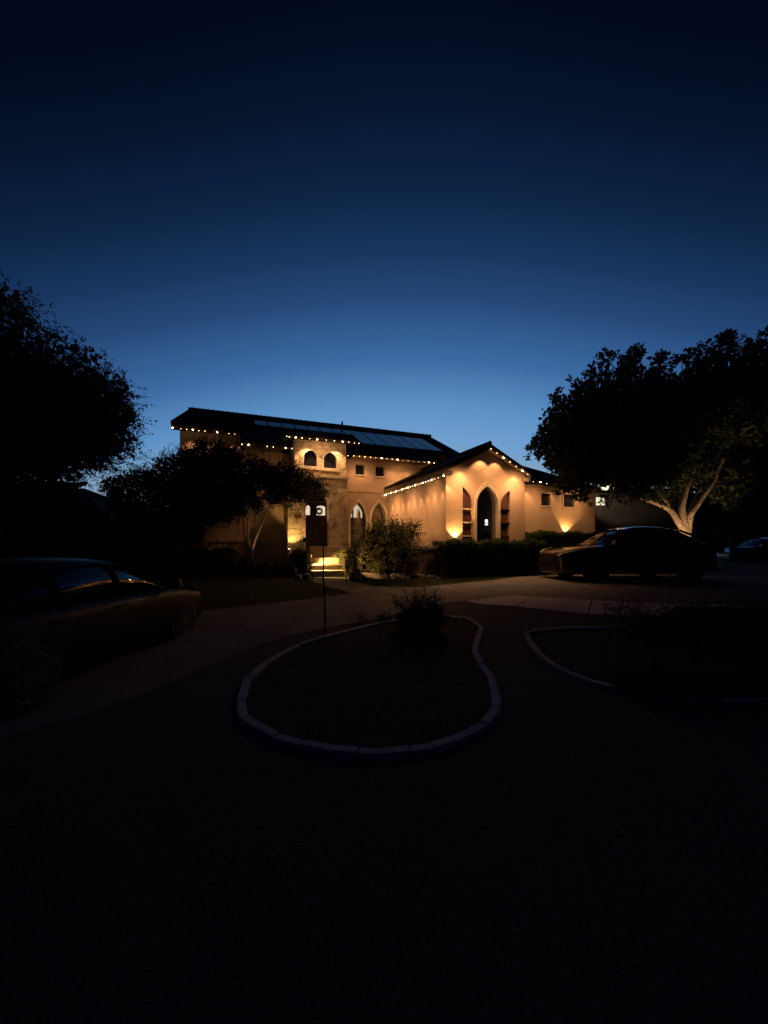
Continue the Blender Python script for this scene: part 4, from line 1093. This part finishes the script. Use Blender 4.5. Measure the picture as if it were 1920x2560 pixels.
# uplit tree at the right
Yr = 13.6
L = [(1342,1118,22),(1378,1088,34),(1372,1048,18),(1400,1022,24),(1393,998,16),(1405,1130,55),(1440,1045,55),(1450,972,24),(1470,960,18),(1490,1005,50),(1500,925,22),(1515,898,14),(1520,1070,85),(1545,965,45),(1568,905,22),(1586,893,16),(1580,930,26),(1600,1030,75),(1620,950,30),(1645,915,20),(1645,900,12),(1650,975,45),(1704,910,14),(1722,885,17),(1728,920,24),(1725,965,40),(1690,1045,85),
    (1768,885,18),(1775,925,28),(1806,852,15),(1820,845,14),(1815,885,26),(1780,970,50),(1868,860,16),(1864,890,24),(1850,945,48),(1910,850,20),(1915,890,34),(1830,1030,95),(1935,960,70),(1950,1030,120),(1900,1130,130),(1440,1150,66),(1550,1140,80),(1660,1140,80),(1790,1120,80),(1428,1205,36),(1455,1238,20),(1490,1165,34),(1508,1182,28),(1515,1202,15),(1540,1207,15),(1498,1196,18),(1535,1186,28),(1560,1192,28),(1590,1205,26),(1695,1185,34),(1735,1180,30),(2050,950,120),(2050,1100,130),
    (1850,1210,70),(1930,1240,90),(1600,1195,44),(1660,1190,36),(1740,1030,75),(1660,1080,80),(1560,1070,80)]
bl = px_blobs(L, Yr, .9, 8, 1.1)
bs = tuple(Vector((W(1712, 1400, Yr).x, Yr, g(Yr))))
def wr_(px, py, dy=0): return tuple(W(px, py, Yr + dy))
limbs = [([bs, wr_(1712,1345), wr_(1708,1322), wr_(1692,1298), wr_(1675,1275), wr_(1640,1258), wr_(1580,1235), wr_(1540,1200)], .17, .03),
    ([wr_(1712,1345), wr_(1711,1318), wr_(1706,1285), wr_(1706,1262), wr_(1715,1225), wr_(1725,1180), wr_(1700,1100)], .15, .05),
    ([wr_(1714,1345,.05), wr_(1718,1318,.05), wr_(1726,1285), wr_(1745,1258), wr_(1772,1220), wr_(1790,1192), wr_(1820,1120)], .15, .05),
    ([wr_(1722,1290,.1), wr_(1735,1255,.1), wr_(1752,1222,.1), wr_(1762,1195,.2), wr_(1765,1130,.2)], .08, .03),
    ([wr_(1675,1275), wr_(1660,1245), wr_(1642,1225), wr_(1620,1180)], .06, .03)]
tree('pear_tree', 'large broad leafed tree at right with its pale forked trunk lit from below', 'tree', bs, bl, limbs, .2, 7500, 14, .22, M['leaf_pear'], .12, 'palebark', .75, .72, 60000, .17, .62, droop=.3, twigs=500)
bl = px_blobs([(1600,1235,26),(1560,1225,26),(1640,1240,22),(1680,1240,18),(1535,1215,18),(1650,1200,34),(1700,1195,34),(1740,1180,36),(1500,1245,10),(1525,1240,15),(1512,1256,8)], Yr, .8, 3, .3)
tl = thing('pear_tree', 'low lit side branches reaching left from the forked trunk', 'tree', wr_(1675,1275))
bpy.data.objects.remove(tl)
P, D, S, dr, L_ = twig_points(bl, 420, 8, .30, .2, .2, .3)
pt = [o for o in col.objects if o.name == 'pear_tree'][0]
leaves_obj('low_foliage', P, .10, M['leaf_pear'], pt, D, bs, .6)
uplight('bright garden uplight at the foot of the forked tree', 0, 0, 0, Vector(wr_(1712,1255)), 280, 70, (1.0, .57, .27), Vector((wr_(1690, 0)[0], Yr - 1.0, .75)))

# ------------------------------------------------------------------ background: neighbours, garage, far trees
def simple_house(name, label, x0, x1, y0, y1, zw_, zr_, hip, m, wins=()):
    t = thing(name, label, 'house', ((x0+x1)/2, y0, ZB)); ox = (x0+x1)/2
    W_ = (x1 - x0) / 2; D_ = y1 - y0
    b = MB(); b.wall([(-W_, -.3), (W_, -.3), (W_, zw_), (-W_, zw_)], [rect(w) for w in wins], 0, .25); b.box(-W_, -W_ + .25, .253, D_, -.3, zw_); b.box(W_ - .25, W_, .253, D_, -.3, zw_); b.box(-W_ + .26, W_ - .26, D_ - .25, D_, -.3, zw_); b.build_each('wall', m, t)
    o = .45; z = zw_ + .02
    b = MB(); b.add([(-W_-o,-o,z),(W_+o,-o,z),(W_+o,D_+o,z),(-W_-o,D_+o,z),(-W_+hip,D_/2,zr_),(W_-hip,D_/2,zr_),(-W_-o,-o,z-.12),(W_+o,-o,z-.12),(W_+o,D_+o,z-.12),(-W_-o,D_+o,z-.12)],
        [(0,1,5,4),(1,2,5),(2,3,4,5),(3,0,4),(0,6,7,1),(1,7,8,2),(2,8,9,3),(3,9,6,0),(9,8,7,6)]); b.build('roof', M['tile'], t)
    for w in wins:
        b = MB(); b.box(w[0]-.02, w[2]+.02, .1, .11, w[1]-.02, w[3]+.02); f = b.build('window', M['glass'], t)
    return t
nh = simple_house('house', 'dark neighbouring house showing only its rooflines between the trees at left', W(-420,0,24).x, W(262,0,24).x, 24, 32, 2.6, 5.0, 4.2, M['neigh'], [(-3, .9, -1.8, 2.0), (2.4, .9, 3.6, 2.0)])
b = MB(); q = W(130, 1205, 23); nx_ = q.x - nh.location.x
b.slab([(nx_ - 2.2, -1.4, 3.3), (nx_ + 1.55, -1.4, 3.3), (nx_ + 1.2, .6, 4.3), (nx_ - 2.2, .6, 4.3)], .14); b.slab([(nx_ - 2.6, -1.0, 4.32), (nx_ + 1.35, -1.0, 4.32), (nx_ + .9, .6, 4.9), (nx_ - 2.6, .6, 4.9)], .12)
b.build('porch_roof', M['tile'], nh)

# garage with a lit canopy right of the house
Yg = 20.0
gx0, gx1 = W(1455,0,Yg).x, W(1700,0,Yg).x
t = thing('garage', 'dim brown garage with a bright white lit canopy right of the house', 'garage', ((gx0+gx1)/2, Yg, ZB)); ox = (gx0+gx1)/2
def gz(py, y=Yg): return EYE + (HZ - py) / F * y - ZB
a0, a1 = W(1490,0,Yg).x - ox, W(1519,0,Yg).x - ox
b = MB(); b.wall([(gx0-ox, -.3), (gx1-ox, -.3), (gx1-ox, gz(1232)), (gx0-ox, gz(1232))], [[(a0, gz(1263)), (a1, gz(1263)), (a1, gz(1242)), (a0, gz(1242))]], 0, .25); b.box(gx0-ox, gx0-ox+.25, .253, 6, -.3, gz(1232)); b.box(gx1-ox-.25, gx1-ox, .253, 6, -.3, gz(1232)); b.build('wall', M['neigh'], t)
b = MB(); b.box(a0 - .4, a1 + .6, .9, .95, gz(1290), gz(1236)); b.build('lit_room', emis('garage_light', (1.0, .98, .70), .95), t)
b = MB(); b.wall([(W(1480,0,Yg).x-ox, gz(1232)), (W(1528.5,0,Yg).x-ox, gz(1230)), (W(1528.5,0,Yg).x-ox, gz(1217.5)), (W(1480,0,Yg).x-ox, gz(1219))], [], -.9, .05); b.build('canopy_board', M['white'], t)
b = MB(); b.box(gx0-ox, gx1-ox, -.85, 6.2, gz(1232) + .02, gz(1232) + .10); b.build('roof', M['tile'], t)
q = W(1505, 1226, Yg - 1.5)
spot('canopy_lamp', (q.x + .3, Yg - 1.9, gz(1221) + ZB - .3), (W(1504,0,Yg).x, Yg - .9, gz(1224) + ZB), 60, 100, .3, (1, .88, .62))
q = W(1524, 1220, Yg - 1.05)
b = MB(); b.ball((0,0,0), .045, 6); o = b.build('canopy_bulb', M['bulbbig'], t); o.location = (q.x - ox, q.y - Yg, q.z - ZB)
# right neighbour wall of darkness: house + far trees
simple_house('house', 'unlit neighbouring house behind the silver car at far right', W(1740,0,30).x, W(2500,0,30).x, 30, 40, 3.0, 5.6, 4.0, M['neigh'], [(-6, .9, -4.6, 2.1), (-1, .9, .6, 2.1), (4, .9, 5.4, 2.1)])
def fartree(label, px, y, h, w, sd):
    c = W(px, HZ, y); bz = ZB
    rr = random.Random(sd); bl = []
    for i in range(11):
        k = i / 10; bl.append(((c.x + rr.uniform(-w, w) * .6, y + rr.uniform(-w, w) * .5, bz + h * (.35 + .5 * rr.random())), (w * .42, w * .42, h * .2)))
    tree('far_tree', label, 'tree', (c.x, y, bz), bl, [([(c.x, y, bz), (c.x + .1, y, bz + h * .3), (c.x, y + .1, bz + h * .6)], .2, .06)], .2, 900, 9, .5, M['leaf_oak'], .13, 'bark', .3, .5, 3000, .3, group='dark trees between the neighbouring houses', twigs=40)
fartree('dark tree closing the gap behind the silver car', 1830, 23, 5.6, 3.8, 3)
fartree('dark tree at the right edge behind the silver car', 2010, 22, 5.0, 3.0, 4)
fartree('dark tree left of the neighbouring house roofs at the left edge', -60, 20, 4.0, 3.2, 5)
fartree('low dark tree between the left house wall and the neighbouring roof', 350, 17.5, 2.4, 2.0, 6)
# utility box left of the tree
p = Vector((W(1668,0,14.4).x, 14.4, ZB))
t = thing('utility_box', 'small pale metal box on a post just left of the lit trunk', 'utility box', p)
b = MB(); b.box(-.035, .035, -.035, .035, -.1, 1.47); b.build('post', M['silverbox'], t)
b = MB(); b.box(-.11, .11, -.07, .07, 1.28, 1.52); b.build('box', M['silverbox'], t)
b = MB(); b.add([(-.13,-.09,1.523),(.13,-.09,1.523),(.13,.09,1.523),(-.13,.09,1.523),(-.11,0,1.56),(.11,0,1.56)], [(0,1,5,4),(1,2,5),(2,3,4,5),(3,0,4),(3,2,1,0)]); b.build('lid', M['silverbox'], t)

# wreath on the right door leaf
q = SP(798, 1278, RD - .06)
P = []; 
for i in range(900):
    th = random.uniform(0, 2 * math.pi); rr = .10 + random.gauss(0, .018); P.append((rr * math.cos(th), random.gauss(0, .018) , rr * math.sin(th)))
t = thing('wreath', 'dark leafy wreath hanging over the lit pane of the right door leaf', 'wreath', HW(q[0], RD - .06, q[1]), R(21.5))
leaves_obj('leaves', np.array(P), .035, M['wreath'], t, None, (0,0,0), .5)
b = MB(); ring = [(.10 * math.cos(k * math.pi / 8), 0, .10 * math.sin(k * math.pi / 8)) for k in range(17)]; b.tube(ring, .012, 6); b.build('ring', M['bark'], t)

# ------------------------------------------------------------------ cars
def car(name, label, loc, rz, paint, length=4.7, width=1.82, height=1.46, mirror=True, suv=False, group=None):
    t = thing(name, label, 'car', loc, rz, group)
    hl = length / 2; w = width / 2; H = height
    wb = .29 * length; bt = .62 * H     # belt height
    # stations: x, half width, belt/hood z, bottom z
    st = [(hl, .55*w, .46*H, .20), (hl-.06, .80*w, .50*H, .17), (hl-.25, .92*w, .545*H, .16), (hl-.6, .975*w, .585*H, .17), (hl-1.0, w, .61*H, .18), (.22*length, w, .635*H, .18), (.1*length, w, .65*H, .18),
          (-.1*length, w, .66*H, .18), (-.25*length, w, .675*H, .19), (-hl+.8, .99*w, .68*H, .2), (-hl+.35, .95*w, .675*H, .22), (-hl+.08, .86*w, .64*H, .25), (-hl, .7*w, .56*H, .3)]
    b = MB(); n = 11
    for x, ww, zt_, zb_ in st:
        prof = [(0, zt_ + .03), (.55, zt_ + .022), (.84, zt_ + .0), (.955, zt_ - .05), (.985, zt_ - .17), (1.0, (zt_ + zb_) * .52), (.985, zb_ + .16), (.95, zb_ + .04), (.85, zb_), (.5, zb_ - .01), (0, zb_ - .01)]
        ring = [(x - .04 * (1 if x > 0 else -1) * (k == 0), ww * a, z) for k, (a, z) in enumerate(prof)]
        ring += [(x_, -y_, z_) for x_, y_, z_ in reversed(ring[1:-1])]
        b.v += ring
    m = 2 * n - 2
    for j in range(len(st) - 1):
        for k in range(m): b.f.append((j*m+k, j*m+(k+1)%m, (j+1)*m+(k+1)%m, (j+1)*m+k))
    b.f.append(tuple(range(m))); b.f.append(tuple(reversed(range((len(st)-1)*m, len(st)*m))))
    body = b.build('body', M[paint], t, smooth=True); ss = body.modifiers.new('s', 'SUBSURF'); ss.levels = ss.render_levels = 2
    # greenhouse
    xf, xr = (.235*length, -.42*length) if not suv else (.25*length, -.49*length)
    gs = [(xf, .80*w, .62*H), (xf-.32, .80*w, .78*H), (xf-.75, .76*w, .935*H), (xf-1.1, .73*w, .985*H), (-.06*length, .72*w, H), (-.17*length, .71*w, .985*H), (xr+.75, .70*w, .93*H if not suv else .97*H), (xr+.3, .73*w, .80*H if not suv else .93*H), (xr, .76*w, .66*H)]
    def gh(grow, ztrim, nm, mm, top=False):
        b = MB()
        for x, ww, z in gs:
            bz = .60 * H; ratio = max(0, (z - bz) / (H - bz)); wb_ = .93 * w
            if not top:
                ring = [(x, 0, z), (x, ww * .6, z - .012), (x, ww * .92, z - .05), (x, ww + (wb_ - ww) * .35, z - (z - bz) * .4), (x, wb_, bz)]
            else:
                ring = [(x, 0, z + .012), (x, ww * .6, z + .002), (x, ww * .93, z - .036), (x, ww * 1.015, z - .075), (x, ww * .9, z - .085)]
            ring += [(a, -c, d) for a, c, d in reversed(ring[1:])]
            b.v += ring
        m = 9
        rng_ = range(len(gs) - 1) if not top else range(2, len(gs) - 3)
        for j in rng_:
            for k in range(m if not top else m): b.f.append((j*m+k, j*m+(k+1)%m, (j+1)*m+(k+1)%m, (j+1)*m+k))
        if top:
            u = sorted({i for f in b.f for i in f}); mp = {i: k for k, i in enumerate(u)}
            b.v = [b.v[i] for i in u]; b.f = [tuple(mp[i] for i in f) for f in b.f]
        else:
            b.f.append(tuple(range(m))); b.f.append(tuple(reversed(range((len(gs)-1)*m, len(gs)*m))))
        o = b.build(nm, M[mm], t, smooth=True); s_ = o.modifiers.new('s', 'SUBSURF'); s_.levels = s_.render_levels = 2; return o
    gh(0, 0, 'windows', 'car_glass'); gh(.01, 0, 'roof', paint, True)
    b = MB()
    for sg in (1, -1):
        ww = .80 * w
        b.tube([(xf+.02, sg*.90*w, .63*H), (xf-.32, sg*(.83*w), .775*H), (xf-.75, sg*.765*w, .915*H), (xf-1.05, sg*.735*w, .955*H)], .028, 6)
        for fx, sl_ in ((.0, .02), (-.19*length, .0)):
            b.hexa([(fx-.03+sl_, sg*.935*w-.004, .63*H), (fx+.04+sl_, sg*.935*w-.004, .63*H), (fx+.04+sl_, sg*.935*w+.006, .63*H), (fx-.03+sl_, sg*.935*w+.006, .63*H),
                    (fx-.05, sg*.75*w-.004, .93*H), (fx+.02, sg*.75*w-.004, .93*H), (fx+.02, sg*.75*w+.012, .93*H), (fx-.05, sg*.75*w+.012, .93*H)])
        b.tube([(xr+.05, sg*.86*w, .67*H), (xr+.32, sg*.78*w, .79*H), (xr+.78, sg*.73*w, .905*H)], .035, 6)
    b.build_each('pillar', M['matte' if paint in ('paint_black', 'paint_dark') else paint], t)
    rad = .325
    for sx_ in (wb, -wb):
        for sg in (1, -1):
            y0 = sg * (w - .20); y1 = sg * (w + .004)
            b = MB(); b.tube([(sx_, y0, rad+.02), (sx_, sg*(w-.010), rad+.02)], [rad + .045, rad + .045], 28); b.build('wheel_arch', M['blacktrim'], t)
            b = MB(); b.tube([(sx_, y0, rad), (sx_, sg*(w-.02), rad), (sx_, y1, rad)], [rad, rad, rad - .035], 28); wh = b.build('wheel', M['tyre'], t, smooth=False)
            b = MB(); 
            yy = sg * (w + .008)
            ro = rad * .70
            b.tube([(sx_, sg*(w+.005), rad), (sx_, sg*(w+.010), rad)], [.06, .055], 12)
            for k in range(10):
                th = k * math.pi / 5; c_, s_ = math.cos(th), math.sin(th); px_, pz_ = -s_, c_
                b.hexa([(sx_ + c_*.05 + px_*sgn_*.022, yv, rad + s_*.05 + pz_*sgn_*.022) if q_ == 0 else (sx_ + c_*ro + px_*sgn_*.014, yv, rad + s_*ro + pz_*sgn_*.014)
                        for yv in (yy - .004, yy + .004) for q_, sgn_ in ((0, -1), (1, -1), (1, 1), (0, 1))])
            ringp = [(sx_ + ro * math.cos(a * math.pi / 14), yy, rad + ro * math.sin(a * math.pi / 14)) for a in range(29)]
            b.tube(ringp, .012, 5); b.build('rim', M['rim'], wh)
    for sg in (1, -1):
        b = MB(); b.add([(hl-.05, sg*.45*w, .47*H), (hl-.20, sg*.86*w, .50*H), (hl-.62, sg*.985*w, .56*H), (hl-.58, sg*.93*w, .595*H), (hl-.22, sg*.72*w, .56*H), (hl-.02, sg*.50*w, .515*H)], [(0,1,2,3,4,5)])
        for i in range(len(b.v)): b.v[i] = (b.v[i][0] + .02, b.v[i][1] * 1.012, b.v[i][2])
        v0 = list(b.v); b.add([(x - .05, y * .97, z) for x, y, z in v0], [(5,4,3,2,1,0)]); b.f += [(i, (i+1)%6, 6+(i+1)%6, 6+i) for i in range(6)]
        b.build('headlight', M['lamp_glass'], t)
        b = MB(); b.box(-hl+.0, -hl+.28, min(sg*.62*w, sg*.93*w), max(sg*.62*w, sg*.93*w), .50*H, .60*H); b.build('tail_light', M['tail_glass'], t)
        b = MB(); b.tube([(xf-.18, sg*.93*w, .645*H), (xf-.16, sg*1.02*w, .665*H)], .02, 6)
        b.hexa([(xf-.22, sg*1.0*w, .635*H), (xf-.10, sg*1.02*w, .64*H), (xf-.12, sg*1.20*w, .645*H), (xf-.22, sg*1.20*w, .645*H), (xf-.22, sg*1.0*w, .725*H), (xf-.11, sg*1.02*w, .72*H), (xf-.14, sg*1.17*w, .715*H), (xf-.22, sg*1.18*w, .72*H)])
        b.build('mirror', M[paint], t)
        for hx in (-.02*length, -.21*length):
            b = MB(); b.box(hx - .09, hx + .09, sg*(w*1.0) - .012, sg*(w*1.0) + .018, .56*H, .578*H); b.build('door_handle', M['blacktrim'], t)
    b = MB(); b.box(hl-.09, hl+.012, -.42*w, .42*w, .30*H, .42*H); b.box(hl-.12, hl+.004, -.62*w, .62*w, .15*H, .24*H); b.build('grille', M['blacktrim'], t)
    return t
p = Vector((W(1562,0,11.9).x, 11.95, .6))
car('parked_car', 'dark red sedan parked nose left in front of the hedge, roof nearly black', p, R(180 + 4), 'paint_dark', 4.75, 1.84, 1.55)
car('parked_car', 'black car at the left edge with warm reflections on its bonnet and mirror', (-4.18, 5.15, .03), R(88), 'paint_black', 4.7, 1.84, 1.40).rotation_euler[1] = -R(1.2)
car('parked_car', 'white tall car mostly hidden beyond the right corner of the house', (W(1560,0,16.0).x, 16.2, .6), R(200), 'paint_white', 4.5, 1.85, 1.72, suv=True)
car('parked_car', 'silver car cut by the right picture edge in the dark', (W(1905,0,24).x + .1, 24, .6), R(176), 'paint_silver', 4.6, 1.8, 1.5)

# ------------------------------------------------------------------ camera and render settings
cam = bpy.data.cameras.new('camera'); co = bpy.data.objects.new('camera', cam); col.objects.link(co); sc.camera = co
co.location = (0, 0, EYE); co.rotation_euler = (R(90), 0, 0)
cam.sensor_fit = 'VERTICAL'; cam.sensor_height = 36; cam.lens = 36 * F / 2560
cam.shift_y = (HZ - 1280) / 2560; cam.clip_end = 2000; cam.clip_start = .05
sc.view_settings.view_transform = 'Standard'; sc.view_settings.look = 'None'; sc.view_settings.exposure = 0; sc.view_settings.gamma = 1
sc.render.resolution_x = 768; sc.render.resolution_y = 1024
sc.cycles.use_denoising = True; sc.cycles.use_adaptive_sampling = False
sc.cycles.max_bounces = 5; sc.cycles.diffuse_bounces = 3; sc.cycles.glossy_bounces = 3; sc.cycles.transparent_max_bounces = 8
sc.cycles.sample_clamp_indirect = 4; sc.cycles.caustics_reflective = False; sc.cycles.caustics_refractive = False
